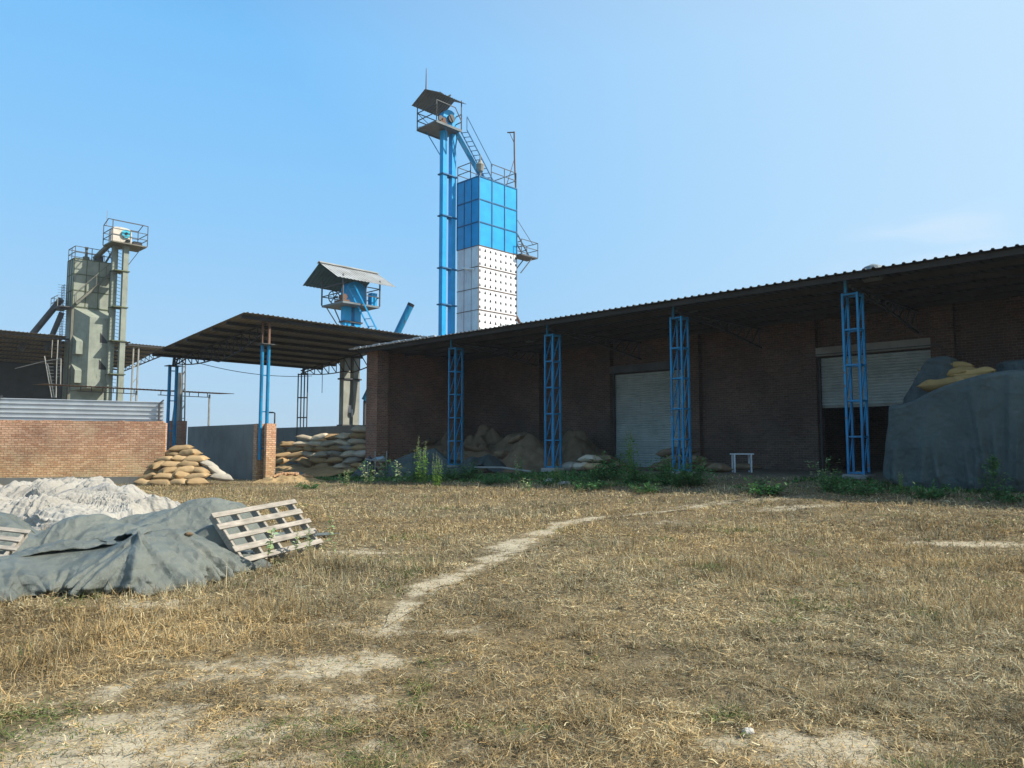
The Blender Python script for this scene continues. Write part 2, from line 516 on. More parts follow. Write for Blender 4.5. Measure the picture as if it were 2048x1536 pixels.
def cloth_obj(name, P, mat, sub=1, parent=None, thick=.006):
    ny, nx, _ = P.shape
    c = P.reshape(-1, 3).mean(0); c[2] = P[..., 2].min()
    o = quick_mesh(name, P - c, grid_quads(nx, ny), mat, c, True, parent=parent)
    if sub:
        s = o.modifiers.new('soft', 'SUBSURF'); s.levels = sub; s.render_levels = sub
    s = o.modifiers.new('cloth', 'SOLIDIFY'); s.thickness = thick; s.offset = 1
    return o

def creases(x, y, s, k=1.0):
    """sharp fold lines of a crumpled sheet: ridged noise on a warped plan"""
    a = x + .5 * (fbm(x * .9 * k, y * .9 * k, s) - .5) / k; b = y + .5 * (fbm(x * .9 * k, y * .9 * k, s + 5) - .5) / k
    t = 6.28 * fbm(x * .35 * k, y * .35 * k, s + 9, 2)
    p, q = a * np.cos(t) + b * np.sin(t), -a * np.sin(t) + b * np.cos(t)
    r = 0.
    for o, (f, w) in enumerate(((1.5, 1.), (3.1, .5), (6.3, .28))):
        n = vnoise(p * f * k, q * f * .45 * k, s + 11 + o * 3)
        r = r + w * (1 - np.abs(2 * n - 1)) ** 1.6
    return r / 1.78

def rolls(x, y, s, k=1.0):
    """rounded folds with sharp valleys between them, running in wandering directions"""
    t = 6.28 * fbm(x * .3 * k, y * .3 * k, s + 9, 2)
    a = x + .35 * (fbm(x * k, y * k, s) - .5) / k; b = y + .35 * (fbm(x * k, y * k, s + 5) - .5) / k
    p, q = a * np.cos(t) + b * np.sin(t), -a * np.sin(t) + b * np.cos(t)
    r = 0.
    for o, (f, w) in enumerate(((1.6, 1.), (3.7, .55), (7.5, .3))):
        n = vnoise(p * f * k, q * f * .13 * k, s + 11 + o * 3)
        r = r + w * np.abs(2 * n - 1) ** .65
    return r / 1.85

def falls(s, t, seed, L, n, amp=.13, wid=.11):
    """pleats of hanging cloth: tapered ridges that start at the hem and lean as they climb"""
    rg = np.random.default_rng(seed); f = np.zeros_like(s)
    for k in range(n):
        c = rg.uniform(0, L); w = wid * rg.uniform(.8, 1.7); a = amp * rg.uniform(.3, 1.2); lean = rg.uniform(-.35, .35); h = rg.uniform(.45, 1.1); cut = rg.uniform(0, .15)
        d = np.abs(s - c - lean * t) / (w * (1 + .8 * t))
        f = np.maximum(f, a * np.clip(1 - d, 0, 1) ** 1.4 * np.clip((h - t) / h, 0, 1) ** .7 * np.clip((t + .1 - cut) * 8, 0, 1))
    return f

def lnoise(x, y, s=0.):
    i, j = np.floor(x), np.floor(y); fx, fy = x - i, y - j
    a, b, c, d = _h(i, j, s), _h(i + 1, j, s), _h(i, j + 1, s), _h(i + 1, j + 1, s)
    return np.where(fx + fy < 1, a + (b - a) * fx + (c - a) * fy, d + (c - d) * (1 - fx) + (b - d) * (1 - fy))

def facets(x, y, s, k=1.0):
    """crumpled stiff sheet: flat facets meeting in sharp creases"""
    x = x + .25 * (fbm(x * .8, y * .8, s) - .5); y = y + .25 * (fbm(x * .8, y * .8, s + 3) - .5)
    r = 0.
    for a, f, w in ((.4, 1.0, 1.), (1.3, 1.7, .7), (2.2, 3.3, .38), (.9, 6.1, .18)):
        p, q = x * math.cos(a) - y * math.sin(a), x * math.sin(a) + y * math.cos(a)
        r = r + w * lnoise(p * f * k + s, q * f * k, s + f)
    return r / 2.26

def plan_grid(x0, x1, y0, y1, nx, ny, seed=0, rough=.15, rot=0., skew=None):
    X, Y = np.meshgrid(np.linspace(0, 1, nx), np.linspace(0, 1, ny))
    ex = (vnoise(Y * 4 + seed, X * 0 + seed, 1) - .5) * rough
    ey = (vnoise(X * 4 + seed, Y * 0 + seed, 2) - .5) * rough
    x = x0 + (x1 - x0) * (X + ex * (2 * X - 1) * 1.5)
    y = y0 + (y1 - y0) * (Y + ey * (2 * Y - 1) * 1.5)
    if rot:
        cx, cy = (x0 + x1) / 2, (y0 + y1) / 2
        dx, dy = x - cx, y - cy
        x, y = cx + dx * math.cos(rot) - dy * math.sin(rot), cy + dx * math.sin(rot) + dy * math.cos(rot)
    return np.stack([x, y], -1)

def gauss(x, y, lumps):
    h = np.zeros_like(x)
    for cx, cy, a, sx, sy, r in lumps:
        dx, dy = x - cx, y - cy
        p, q = dx * math.cos(r) + dy * math.sin(r), -dx * math.sin(r) + dy * math.cos(r)
        h = np.maximum(h, a * np.exp(-((p / sx) ** 2 + (q / sy) ** 2) ** 1.3)) + .12 * a * np.exp(-((p / sx) ** 2 + (q / sy) ** 2))
    return h
# ================================================================== GODOWN (warehouse on the right)
UC = [24.25, 18.7, 13.15, 7.6, 2.05, -3.5, -9.05]      # lattice columns along the front
VF, VB = 21.35, 27.35                                  # column line, back wall
UE, UR = 30.55, -11.0
def zroof(v): return 6.15 + .012 * (v - 20.5)
g = thing('warehouse', 'long brick godown with deep open verandah, blue lattice columns and two grey roller shutters', 'warehouse', 10, 22, 0)

b = MB()                                               # rear wall with two openings
zt = zroof(VB) - .02
sh = [(20.2, 16.4, .15), (10.95, 7.2, 2.95)]
for (a0, a1, z0, z1) in ((UE - .35, 20.2, -.2, zt), (16.4, 10.95, -.2, zt), (7.2, UR, -.2, zt)):
    b.box(a1, a0, VB, VB + .34, z0, z1)
for a0, a1, _ in sh: b.box(a1, a0, VB, VB + .34, 4.72, zt)
b.build('rear_wall', 'brick_shaded', g)
for a0, a1 in ((20.98, 20.22), (16.38, 15.75), (11.5, 10.97), (7.18, 6.5), (25.0, 24.5), (1.9, 1.3), (-4, -4.6)):
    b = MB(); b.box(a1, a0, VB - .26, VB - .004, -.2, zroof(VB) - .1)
    b.build('pilaster', 'brick_shaded', g)
b = MB()                                               # end wall by the canopy, pier at its front
b.prism([(UE - .35, 21.97, -.2), (UE - .35, 34.5, -.2), (UE - .35, 34.5, zroof(34.5) - .02), (UE - .35, 21.97, zroof(21.97) - .02)], (.35, 0, 0))
b.build('end_wall', 'brick_red', g)
b = MB(); b.box(UE - .78, UE + .12, 21.3, 21.966, -.2, zroof(21.3) - .04)
b.build('end_pier', 'brick_red', g)
b = MB(); b.box(UE - .45, UE + .02, 21.5, 21.9, zroof(21.5) + .05, zroof(21.5) + .22)
b.build('parapet_stub', 'brick_field', g)
b = MB()  # right end and back walls, out of view, added to keep sunlight out
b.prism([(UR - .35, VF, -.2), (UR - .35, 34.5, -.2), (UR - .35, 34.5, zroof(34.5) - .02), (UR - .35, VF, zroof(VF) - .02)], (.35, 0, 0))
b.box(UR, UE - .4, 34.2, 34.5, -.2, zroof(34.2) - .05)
b.build('sun_block_wall', 'brick_shaded', g)

b = MB()
b.sheet((UE + .35, 20.5, zroof(20.5)), (UR - .6, 20.5, zroof(20.5)), (UE + .35, 35, zroof(35)), .245, .04, .008)
b.build('roof', 'godown_roof', g)
b = MB()
for v in (20.75, 22.0, 23.3, 24.6, 25.9, 27.0):
    b.box(UR, UE, v - .04, v + .04, zroof(v) - .16, zroof(v) - .012)
b.build('purlin', 'purlin', g)
b = MB()                                               # pale strip added for the sunlit, curled sheet edge at the far eave
pts = []
for i in range(13):
    uu = UE + .38 - i * .5
    b.box(uu - .46, uu, 20.42, 20.5, zroof(20.5) + .015 + .012 * (i % 3), zroof(20.5) + .07 + .014 * ((i * 5) % 3))
b.build('lit_eave_strip', 'fence_sheet', g)

for i, u in enumerate(UC):                             # verandah trusses
    b = MB()
    za = zroof(21.5) - .22
    b.bar((u, 21.3, za + .0), (u, VB - .02, zroof(VB) - .22), .07, .07)
    b.bar((u, 21.5, za - .05), (u, 24.2, za - .25), .06, .06)
    b.bar((u, 24.2, za - .25), (u, VB - .02, 5.28), .06, .06)
    n = 9
    for k in range(n):
        v0 = 21.9 + (VB - 22.1) * k / n; v1 = 21.9 + (VB - 22.1) * (k + 1) / n
        def lo(v): return za - .05 - .2 * (v - 21.5) / 2.7 if v < 24.2 else za - .25 + (5.28 - za + .25) * (v - 24.2) / (VB - 24.2)
        top = lambda v: zroof(v) - .22
        b.bar((u, v0, lo(v0)), (u, v1, top(v1)), .035, .035)
        b.bar((u, v1, lo(v1)), (u, v1, top(v1)), .035, .035)
    b.build('truss', 'steel_dark', g)

def lattice(parent, u, v, z0, z1, w, n, mat, post=.06):
    col = bpy.data.objects.new('lattice_column', None)
    COL.objects.link(col); col.parent = parent
    h = w / 2
    for su in (-1, 1):
        for sv in (-1, 1):
            m = MB(); m.bar((u + su * h, v + sv * h, z0), (u + su * h, v + sv * h, z1), post, post, up=(0, 1, 0))
            m.build('post', mat, col)
    m = MB()
    for k in range(n + 1):
        z = z0 + .04 + (z1 - z0 - .08) * k / n
        for sv in (-1, 1): m.bar((u - h + post / 2 + .002, v + sv * h, z), (u + h - post / 2 - .002, v + sv * h, z), .04, .045)
        for su in (-1, 1): m.bar((u + su * h, v - h + post / 2 + .002, z), (u + su * h, v + h - post / 2 - .002, z), .04, .045)
        if k < n:
            z2 = z0 + .04 + (z1 - z0 - .08) * (k + 1) / n
            for su in (-1, 1): m.bar((u + su * (h - .004), v - h + .03, z + .05), (u + su * (h - .004), v + h - .03, z2 - .05), .03, .03)
    m.build('bracing', mat, col)
    return col

for i, u in enumerate(UC):
    c = lattice(g, u, VF + .1, .68 + (.05 if i == 3 else 0), 5.74, .4, 5, 'blue_column')
    m = MB(); m.bar((u + .12, VF - .06, 5.745), (u + .12, VF - .06, zroof(21.3) - .02), .07, .07)
    m.build('stub_post', 'blue_column', c)
    m = MB(); m.box(u - .34, u + .34, VF - .24, VF + .44, -.1, .677 + (.05 if i == 3 else 0))
    m.build('base', 'concrete', c, bevel=.03)
    if i == 3:
        for k, (du, dz) in enumerate(((.05, .79), (.07, .86))):
            pass

for k, (a0, a1, zb) in enumerate(sh):                  # roller shutters
    s_ = bpy.data.objects.new('roller_shutter', None); COL.objects.link(s_); s_.parent = g
    m = MB(); ztop = 4.70; vv = VB + .10
    n = int((ztop - zb) / .1); p = []
    prof = []
    for i in range(n):
        z = zb + (ztop - zb) * i / n; d = (ztop - zb) / n
        prof += [(vv, z), (vv - .028, z + d * .25), (vv - .034, z + d * .5), (vv - .028, z + d * .8)]
    prof.append((vv, ztop))
    poly = [(a0 - .04, q, z) for q, z in prof]; p2 = [(a1 + .04, q, z) for q, z in prof]
    N = len(poly); back = [(a0 - .04, vv + .03, zb), (a0 - .04, vv + .03, ztop), (a1 + .04, vv + .03, zb), (a1 + .04, vv + .03, ztop)]
    m.add(poly + p2, [(i, i + 1, i + 1 + N, i + N) for i in range(N - 1)])
    m.build('curtain', 'shutter_metal', s_)
    m = MB(); m.box(a1 + .04, a0 - .04, vv - .03, vv + .03, zb - .08, zb - .002); m.build('bottom_rail', 'steel_grey', s_)
    m = MB(); m.box(a1 - .1, a0 + .1, VB - .24, VB - .006, 4.74, 5.05); m.build('roller_box', 'steel_grey' if k else 'steel_dark', s_)
    for a in (a0, a1):
        m = MB(); m.box(a - .05, a + .05, VB - .05, VB - .003, .1, 4.73); m.build('guide_rail', 'steel_dark', s_)
b = MB(); b.box(6.9, 11.3, VB - .30, VB - .262, 4.78, 4.81); b.build('wall_conduit', 'steel_dark', g)
for u, v in ((22.7, 24.6), (13.4, 22.6), (7.2, 22.0)):
    m = MB(); m.tube([(u, v, zroof(v) - .004), (u, v, zroof(v) + .1)], .2, 12)
    z = zroof(v) - .06
    m.tube([(u, v, z + q) for q in (0, .1, .25, .42, .5)], [.24, .33, .35, .24, .05], 16)
    m.build('roof_ventilator', 'deck_grey', g)

# ================================================================== MONO-PITCH CANOPY SHED (centre left)
UH, UL, V0, V1 = 30.15, 40.7, 14.66, 24.85
def zc(u): return 7.17 + (6.30 - 7.17) * (u - UH) / (UL - UH)
c = thing('canopy_shed', 'open mono-pitch canopy of brown corrugated sheet on paired blue pipes', 'canopy', 35, 20, 0)
b = MB(); b.sheet((UH, V0, zc(UH)), (UH, V1, zc(UH)), (UL, V0, zc(UL)), .235, .035, .008, sag=.02)
b.build('roof', 'roof_under', c)
b = MB()
for k in range(8):
    u = UH + .35 + (UL - UH - .7) * k / 7
    b.box(u - .05, u + .05, V0 + .05, V1 - .05, zc(u) - .17, zc(u) - .035)
b.build('purlin', 'purlin', c)
for v in (16.0, 23.6):
    b = MB(); nn = 13
    ua, ub = 30.75, 40.85
    def zl(u):
        t = (u - ua) / (ub - ua); return zc(u) - .32 - .75 * (1 - (2 * t - 1) ** 2) * .8 - (.25 if t < .5 else 0.05)
    for k in range(nn):
        u0, u1 = ua + (ub - ua) * k / nn, ua + (ub - ua) * (k + 1) / nn
        b.bar((u0, v, zc(u0) - .22), (u1, v, zc(u1) - .22), .06, .06)
        b.bar((u0, v, zl(u0)), (u1, v, zl(u1)), .05, .05)
        b.bar((u0, v, zl(u0)), (u1, v, zc(u1) - .22), .035, .035)
        if k: b.bar((u0, v, zl(u0)), (u0, v, zc(u0) - .22), .035, .035)
    b.build('truss', 'purlin', c)
def pipes(parent, u, v, z0, z1, gap, r, mat, along):
    col = bpy.data.objects.new('twin_column', None); COL.objects.link(col); col.parent = parent
    du, dv = along
    for s in (-1, 1):
        m = MB(); m.tube([(u + s * gap * du, v + s * gap * dv, z0), (u + s * gap * du, v + s * gap * dv, z1)], r, 12)
        m.build('pipe', mat, col, smooth=False)
    m = MB()
    for z in np.arange(z0 + .5, z1, 1.6):
        m.bar((u - gap * du, v - gap * dv, z), (u + gap * du, v + gap * dv, z), .05, .05)
    m.build('spacer', mat, col)
    return col
cc = pipes(c, 30.75, 16.0, .9, 5.95, .135, .075, 'blue_column', (-.35, .94))
m = MB(); m.box(30.45, 31.05, 15.7, 16.3, 5.952, 5.985); m.build('cap_plate', 'steel_dark', cc)
m = MB()
m.bar((30.85, 15.9, 5.99), (30.85, 15.9, zc(30.85) - .05), .07, .07); m.bar((30.65, 16.1, 5.99), (30.65, 16.1, zc(30.65) - .05), .09, .09)
m.build('extension_post', 'steel_rust', cc)
cc = pipes(c, 40.85, 16.0, .2, 5.75, .17, .085, 'blue_column', (-.35, .94))
m = MB(); m.box(40.5, 41.2, 15.65, 16.35, 5.752, 5.79)
m.bar((40.85, 16, 5.79), (40.75, 16, zc(40.7) - .06), .12, .12)
m.bar((40.7, 16, 5.79), (40.2, 16, zc(40.2) - .2), .06, .06); m.bar((41.0, 16.1, 5.79), (40.6, 16.6, zc(40.6) - .08), .06, .06)
m.build('head_bracket', 'steel_dark', cc)
# flat lattice post at the far low corner
cc = bpy.data.objects.new('lattice_post', None); COL.objects.link(cc); cc.parent = c
p0 = at_v(605, 800, 23.5); uu, vv = to_uv(p0.x, p0.y)
m = MB()
for k in range(4):
    a = (k - 1.5) * .19
    m.bar((uu - a * .717, vv + a * .697, 0), (uu - a * .717, vv + a * .697, 5.85), .055, .055)
for z in (.6, 1.9, 3.2, 4.4, 5.8):
    m.bar((uu + .22, vv - .215, z), (uu - .22, vv + .215, z), .07, .07)
m.build('post', 'steel_dark', cc)
m = MB(); m.bar((uu, vv, 5.85), (uu - .1, vv, zc(uu) - .02), .12, .12); m.bar((uu, vv, 5.9), (uu - 1.6, vv + .3, zc(uu - 1.6) - .25), .06, .06)
m.build('knee_brace', 'steel_dark', cc)
# slack cable under the eave
m = MB(); pts = []
for i in range(25):
    t = i / 24; pts.append((40.3 - .4 * t, 17 + 6.8 * t, 6.0 - .3 * t - 1.1 * t * (1 - t)))
m.tube(pts, .018, 5); m.tube([(38.6, 23.7, 6.2), (38.6, 23.7, 4.6)], .018, 5)
m.build('hanging_cable', 'black_plastic', c)

# ================================================================== COMPOUND WALLS
w = thing('brick_wall', 'sunlit tan brick boundary wall topped by pale metal sheeting', 'wall', loc=(-13.84, 30, 0), rot=(0, 0, R(14)))
m = MB(False); m.box(-13, 0, 0, .35, -.3, 2.42); m.build('wall_face', 'brick_field', w)
m = MB(False)
x = -13
while x < -.1:
    q = rnd.uniform(.23, .25); m.box(x, x + q - .012, .02 + rnd.uniform(0, .03), .33, 2.422, 2.422 + rnd.uniform(.055, .075)); x += q
m.build('coping', 'brick_field', w)
m = MB(False); m.box(-13, -.02, -.06, -.003, -.3, .30); m.build('base_band', 'plaster_grey', w)  # grey band along the foot of the wall
f = thing('sheet_fence', 'pale ribbed metal sheet fence standing behind the brick boundary wall', 'fence', loc=(-14.2, 30.55, 0), rot=(0, 0, R(14)))
m = MB(False); x0, x1 = -13, 0.
for k in range(6):
    z = 2.2 + k * .3
    for (a, dz0, dz1, d) in ((0, 0, .25, 0), (0, .25, .30, .05)):
        pass
prof = []
for k in range(7):
    z = 2.08 + k * .182
    prof += [(0, z), (0, z + .14), (-.03, z + .15), (-.03, z + .17), (0, z + .181)]
N = len(prof)
A = [(x0, y, z + .10) for y, z in prof]; B = [(x1, y, z - .05 * (z - 2.1)) for y, z in prof]
A2 = [(p[0], p[1] + .01, p[2]) for p in A]; B2 = [(p[0], p[1] + .01, p[2]) for p in B]
m.add(A + B, [(i, i + 1, i + 1 + N, i + N) for i in range(N - 1)]); m.add(A2 + B2, [(i, i + N, i + 1 + N, i + 1) for i in range(N - 1)])
m.build('sheet', 'fence_sheet', f)
for x, zt_ in ((-.15, 3.22), (-5.95, 3.3), (-6.25, 3.0)):
    m = MB(False); m.bar((x, -.09, 2.0), (x, -.09, zt_), .07, .07); m.bar((x, -.09, zt_), (x + .16, -.09, zt_ + .14), .05, .05); m.build('post', 'steel_dark', f)

w = thing('plaster_wall', 'grey plastered wall with a brick end and two blue pipes in front of it', 'wall', 35, 15.85, 0)
b = MB(); b.box(31.35, 38.35, 15.85, 16.08, -.3, 2.47); b.build('wall_face', 'plaster_grey', w)
b = MB(); b.box(30.45, 31.345, 16.2, 16.45, -.3, 2.48); b.box(31.05, 31.345, 15.85, 16.196, -.3, 2.48)
b.box(30.36, 30.56, 15.95, 16.195, -.3, 2.48)
b.build('brick_end', 'brick_field', w)
w = thing('rear_wall', 'long grey plastered wall behind the big sack pile, running up to the brick pier', 'wall', 35, 23.3, 0)
b = MB(); b.box(UE + .02, 44.0, 23.3, 23.53, -.3, 2.62); b.build('wall_face', 'plaster_grey', w)
w = thing('pole_lamp', 'short thin security light pole sticking up beside the brick wall end', 'lamp', loc=at_depth(549, 853, 36.5) * 1, rot=(0, 0, 0))
w.location.z = 0
m = MB(False); m.tube([(0, 0, 0), (0, 0, 3.1)], .035, 6); m.tube([(0, 0, 3.1), (-.1, 0, 3.13)], .03, 6); m.build('pole', 'steel_dark', w)
m = MB(False); m.box(-.3, -.1, -.06, .06, 3.09, 3.16); m.build('lamp_head', 'steel_dark', w)

# ================================================================== TALL BLUE DRYER AND ELEVATOR
UD, VD = 36.47, 34.27
D = thing('grain_dryer', 'tall grain dryer tower, bright blue panels above white perforated panels', 'dryer tower', UD, VD, 0)
DU, DV = 2.22, 3.72
ztop, zmid = 19.96, 15.11
b = MB(); b.box(UD, UD + DU, VD, VD + DV, zmid + .02, ztop)
b.build('blue_bin', 'blue_paint', D)
b = MB()
for z in (ztop - .03, 18.33, 16.74):
    b.bar((UD - .012, VD - .03, z), (UD - .012, VD + DV + .03, z), .05, .08); b.bar((UD - .03, VD - .012, z), (UD + DU, VD - .012, z), .05, .08)
for k in range(4):
    v = VD + DV * k / 3
    b.bar((UD - .012, v, zmid), (UD - .012, v, ztop), .06, .06, up=(0, 1, 0))
for k in range(4):
    u = UD + DU * k / 3; b.bar((u, VD - .012, zmid), (u, VD - .012, ztop), .05, .05, up=(0, 1, 0))
b.build('panel_frame', 'seam_blue', D)
b = MB(); b.box(UD + .01, UD + DU - .01, VD + .01, VD + DV - .01, 1, zmid)
b.build('white_bin', 'white_paint', D)
b = MB()
zz = [zmid, 13.66, 12.18, 10.68, 9.2, 7.7]
for i, z in enumerate(zz):
    b.bar((UD + .0, VD - .0, z), (UD + .0, VD + DV, z), .05, .05); b.bar((UD, VD, z), (UD + DU, VD, z), .04, .04)
for v in (VD + .004, VD + DV - .004): b.bar((UD + .004, v, 6), (UD + .004, v, zmid), .035, .035, up=(0, 1, 0))
for k in (1, 2): b.bar((UD + DU * k / 3, VD + .004, 6), (UD + DU * k / 3, VD + .004, zmid), .022, .022, up=(0, 1, 0))
b.build('panel_seam', 'seam_rust', D)
b = MB()
for i in range(5):                                     # rows of louvre mouths
    d = zz[i] - zz[i + 1]
    for r in range(3):
        z = zz[i] - .28 - d * r / 3
        off = .0 if r % 2 == 0 else .0
        for k in range(8):
            v = VD + .12 + k * .50 + off
            if v > VD + DV - .08: continue
            s = .085 if k else .06
            b.prism([(UD - .012, v - s, z - .08), (UD - .012, v + s, z - .08), (UD - .012, v + s * .25, z + .10), (UD - .012, v - s * .25, z + .10)], (.05, 0, 0))
b.build('louvre_mouth', 'hole_dark', D)
b = MB(); zz_ = ztop
def rail(b, pts, z, h=1.05, w=.045, mid=True):
    for p, q in zip(pts[:-1], pts[1:]):
        for hh in ((h, h * .5) if mid else (h,)): b.bar((*p, z + hh), (*q, z + hh), w, w)
    for p in pts: b.bar((*p, z), (*p, z + h), w, w, up=(0, 1, 0))
pts = [(UD + .03, VD + 1.2), (UD + .03, VD + 2.5), (UD + .03, VD + DV - .03), (UD + DU, VD + DV - .03), (UD + DU, VD + 1.8), (UD + DU, VD + .03), (UD + DU * .4, VD + .03)]
rail(b, pts, ztop, 1.15)
b.build('top_railing', 'steel_dark', D)
b = MB(); b.tube([(UD + .05, VD + DV - .05, ztop - .1), (UD + .18, VD + DV - .05, 22.4), (UD + .2, VD + DV - .05, 24.25)], .055, 8)
b.bar((UD + .2, VD + DV - .05, 24.2), (UD + .75, VD + DV - .2, 24.3), .07, .07); b.bar((UD + .2, VD + DV - .05, 23.4), (UD + .55, VD + DV - .15, 24.2), .035, .035)
b.bar((UD + .18, VD + DV - .05, 22.2), (UD + .05, VD + DV - 1.0, ztop), .035, .035)
b.build('light_mast', 'steel_rust', D)
b = MB(); b.tube([(UD + .15, VD + .25, z) for z in (ztop, ztop + .35, ztop + .4, ztop + .85, ztop + 1.0, ztop + 1.15)], [.06, .07, .2, .30, .16, .12], 12)
b.tube([(UD + .15, VD + .25, ztop + 1.1), (UD + .15, VD + .25, ztop + 1.55)], .05, 8)
b.build('inlet_hopper', 'steel_grey', D)
# side landing with its stair
sp = bpy.data.objects.new('side_landing', None); COL.objects.link(sp); sp.parent = D
v0_, v1_, u0_, u1_ = VD + DV + .01, VD + DV + 1.75, UD - .45, UD + .65
zl_ = 15.15
b = MB(); b.box(u0_, u1_, v0_, v1_, zl_ - .1, zl_); b.build('deck', 'steel_dark', sp)
b = MB(); rail(b, [(u0_, v0_), (u0_, v1_), (u1_, v1_), (u1_, v0_)], zl_, 1.05, .04); b.build('railing', 'steel_dark', sp)
b = MB()
for u in (u0_ + .1, u1_ - .1): b.bar((u, v1_ - .5, zl_ - .1), (u, v0_ + .03, zl_ - 1.4), .06, .06)
b.build('bracket', 'steel_dark', sp)
b = MB()
for u in (u0_ + .15, u0_ + .65): b.bar((u + .9, v0_ - .1, zl_ + 2.6), (u + .2, v1_ - .5, zl_), .05, .08)
for k in range(8):
    t = (k + .5) / 8; uu_ = u0_ + .15 + .9 - .7 * t; vv_ = v0_ - .1 + (v1_ - .4 - v0_) * t
    b.bar((uu_, vv_, zl_ + 2.6 * (1 - t)), (uu_ + .5, vv_, zl_ + 2.6 * (1 - t)), .1, .03)
b.bar((u0_ + 1.05, v0_ - .1, zl_ + 3.5), (u0_ + .35, v1_ - .1, zl_ + .95), .03, .03)
b.build('stair', 'steel_dark', sp)
b = MB(); b.tube([(UD + .2, VD + DV, 10.9), (UD - .15, VD + DV + .9, 9.3), (UD - .3, VD + DV + 1.3, 8.4)], .11, 8)
b.bar((UD - .3, VD + DV + .4, 9.15), (UD - .3, VD + DV + 1.5, 9.5), .05, .05)
b.build('outlet_pipe', 'steel_rust', D)
b = MB(); b.tube([(UD + .9, VD - .6, 13.55), (UD + .9, VD + .02, 13.5)], .07, 8); b.tube([(UD + 1.5, VD - .35, 13.7), (UD + .3, VD - .2, 13.45)], .06, 8)
b.build('tie_pipe', 'white_paint', D)

E_ = thing('bucket_elevator', 'very tall bright blue twin-leg bucket elevator with roofed head platform', 'grain elevator', 38, 32.6, 0)
LW = .36
legs = [(38.05, 32.28), (38.05, 33.08)]
legs = [(37.98, 32.33), (37.98, 33.14)]
for (u, v) in legs:
    b = MB(); b.box(u, u + LW, v, v + LW, .2, 23.05); b.build('leg', 'blue_paint', E_)
for z in (5.6, 8.3, 11.0, 13.5, 17.1, 20.0):
    b = MB(); b.box(37.90, 38.46, 32.25, 33.62, z - .04, z + .04); b.build('flange_band', 'seam_blue', E_)
zf = 23.21; pu0, pu1, pv0, pv1 = 37.37, 39.48, 31.2, 33.5
b = MB(); b.box(pu0, pu1, pv0, pv1, zf - .08, zf)
for u in (pu0 + .04, pu1 - .04): b.box(u - .04, u + .04, pv0, pv1, zf - .16, zf - .082)
b.build('platform_deck', 'deck_grey', E_)
b = MB()
rail(b, [(pu0 + .03, pv0 + .03), (pu1 - .03, pv0 + .03), (pu1 - .03, pv1 - .03), (pu0 + .03, pv1 - .03)], zf, 1.1, .05)
b.bar((pu0 + .03, pv0 + .03, zf + 1.4), (pu0 + .03, pv1 - .6, zf + 1.4), .05, .05)
b.bar((pu0 + .03, pv1 - .6, zf + 1.4), (pu0 + .03, pv1 - .03, zf + .6), .05, .05)
b.bar((pu0 + .03, pv0 + .03, zf), (pu0 + .03, pv0 + .03, zf + 1.42), .05, .05, up=(0, 1, 0))
for u, v in ((pu1 - .03, pv0 + .03), (pu1 - .03, pv1 - .03), (pu0 + .05, pv1 - .03)):
    b.bar((u, v, zf), (u, v, zf + 2.1), .055, .055, up=(0, 1, 0))
b.bar((pu1 - .03, pv0 + .03, zf + .1), (pu1 - .03, pv1 - .03, zf + 1.1), .03, .03); b.bar((pu1 - .03, pv0 + .03, zf + 1.1), (pu1 - .03, pv1 - .03, zf + .1), .03, .03)
b.build('railing', 'steel_dark', E_)
b = MB()
for (a, q) in (((pu1 - .3, pv0 + .6), (38.4, 32.4)), ((pu0 + .1, pv0 + .9), (37.98, 32.6)), ((pu0 + .2, pv1 - .2), (37.98, 33.3))):
    b.bar((*a, zf - .1), (*q, zf - 1.8), .06, .06)
b.build('knee_brace', 'blue_column', E_)
b = MB(); rv0, rv1 = 31.1, 33.75; ur = 38.5; zr = 25.68
for (ue, ze) in ((39.95, 24.98), (37.2, 25.06)):
    b.sheet((ur, rv0, zr), (ur, rv1, zr), (ue, rv0, ze), .2, .025, .006, under=1)
b.build('roof', ['steel_grey', 'deck_grey'], E_)
b = MB(); b.tube([(ur, rv0 + .1, zr), (ur, rv0 + .1, zr + 1.5)], [.05, .02], 6); b.build('lightning_rod', 'steel_rust', E_)
hd = bpy.data.objects.new('elevator_head', None); COL.objects.link(hd); hd.parent = E_
b = MB(); poly = []
for k in range(13):
    a = math.pi * k / 12; poly.append((37.95, 32.93 - .62 * math.cos(a), zf + .85 + .55 * math.sin(a)))
poly = [(37.95, 32.31, zf + .02)] + poly + [(37.95, 33.55, zf + .02)]
b.prism(poly, (.5, 0, 0)); b.build('hood', 'blue_paint', hd)
b = MB(); b.tube([(37.6, 32.1, zf + .35), (38.0, 32.1, zf + .35)], .16, 10); b.box(37.5, 37.95, 31.7, 32.25, zf + .02, zf + .2); b.build('motor', 'steel_rust', hd)
b = MB(); b.tube([(37.9, 32.9, zf + .75), (37.75, 32.9, zf + .75)], .28, 14); b.tube([(37.8, 31.9, zf + .4), (37.7, 31.9, zf + .4)], .22, 14); b.build('pulley', 'steel_dark', hd)
b = MB(); b.bar((38.15, 33.45, zf + .3), (UD + .5, VD + .7, ztop + .15), .26, .26); b.build('spout', 'blue_column', E_)
b = MB(); A_, B_ = Vector((37.55, 33.5, zf)), Vector((UD + .35, VD + 1.0, ztop))
for s in (0, .42): b.bar(A_ + Vector((-s, s * .55, 0)), B_ + Vector((-s, s * .55, 0)), .04, .07)
for k in range(11):
    p = A_.lerp(B_, (k + .5) / 11); b.bar(p, p + Vector((-.42, .231, 0)), .05, .03)
for dz in (.95,): b.bar(A_ + Vector((-.42, .231, dz)), B_ + Vector((-.42, .231, dz)), .04, .04)
b.bar(A_ + Vector((-.42, .231, 0)), A_ + Vector((-.42, .231, .95)), .04, .04)
b.build('ladder', 'seam_blue', E_)

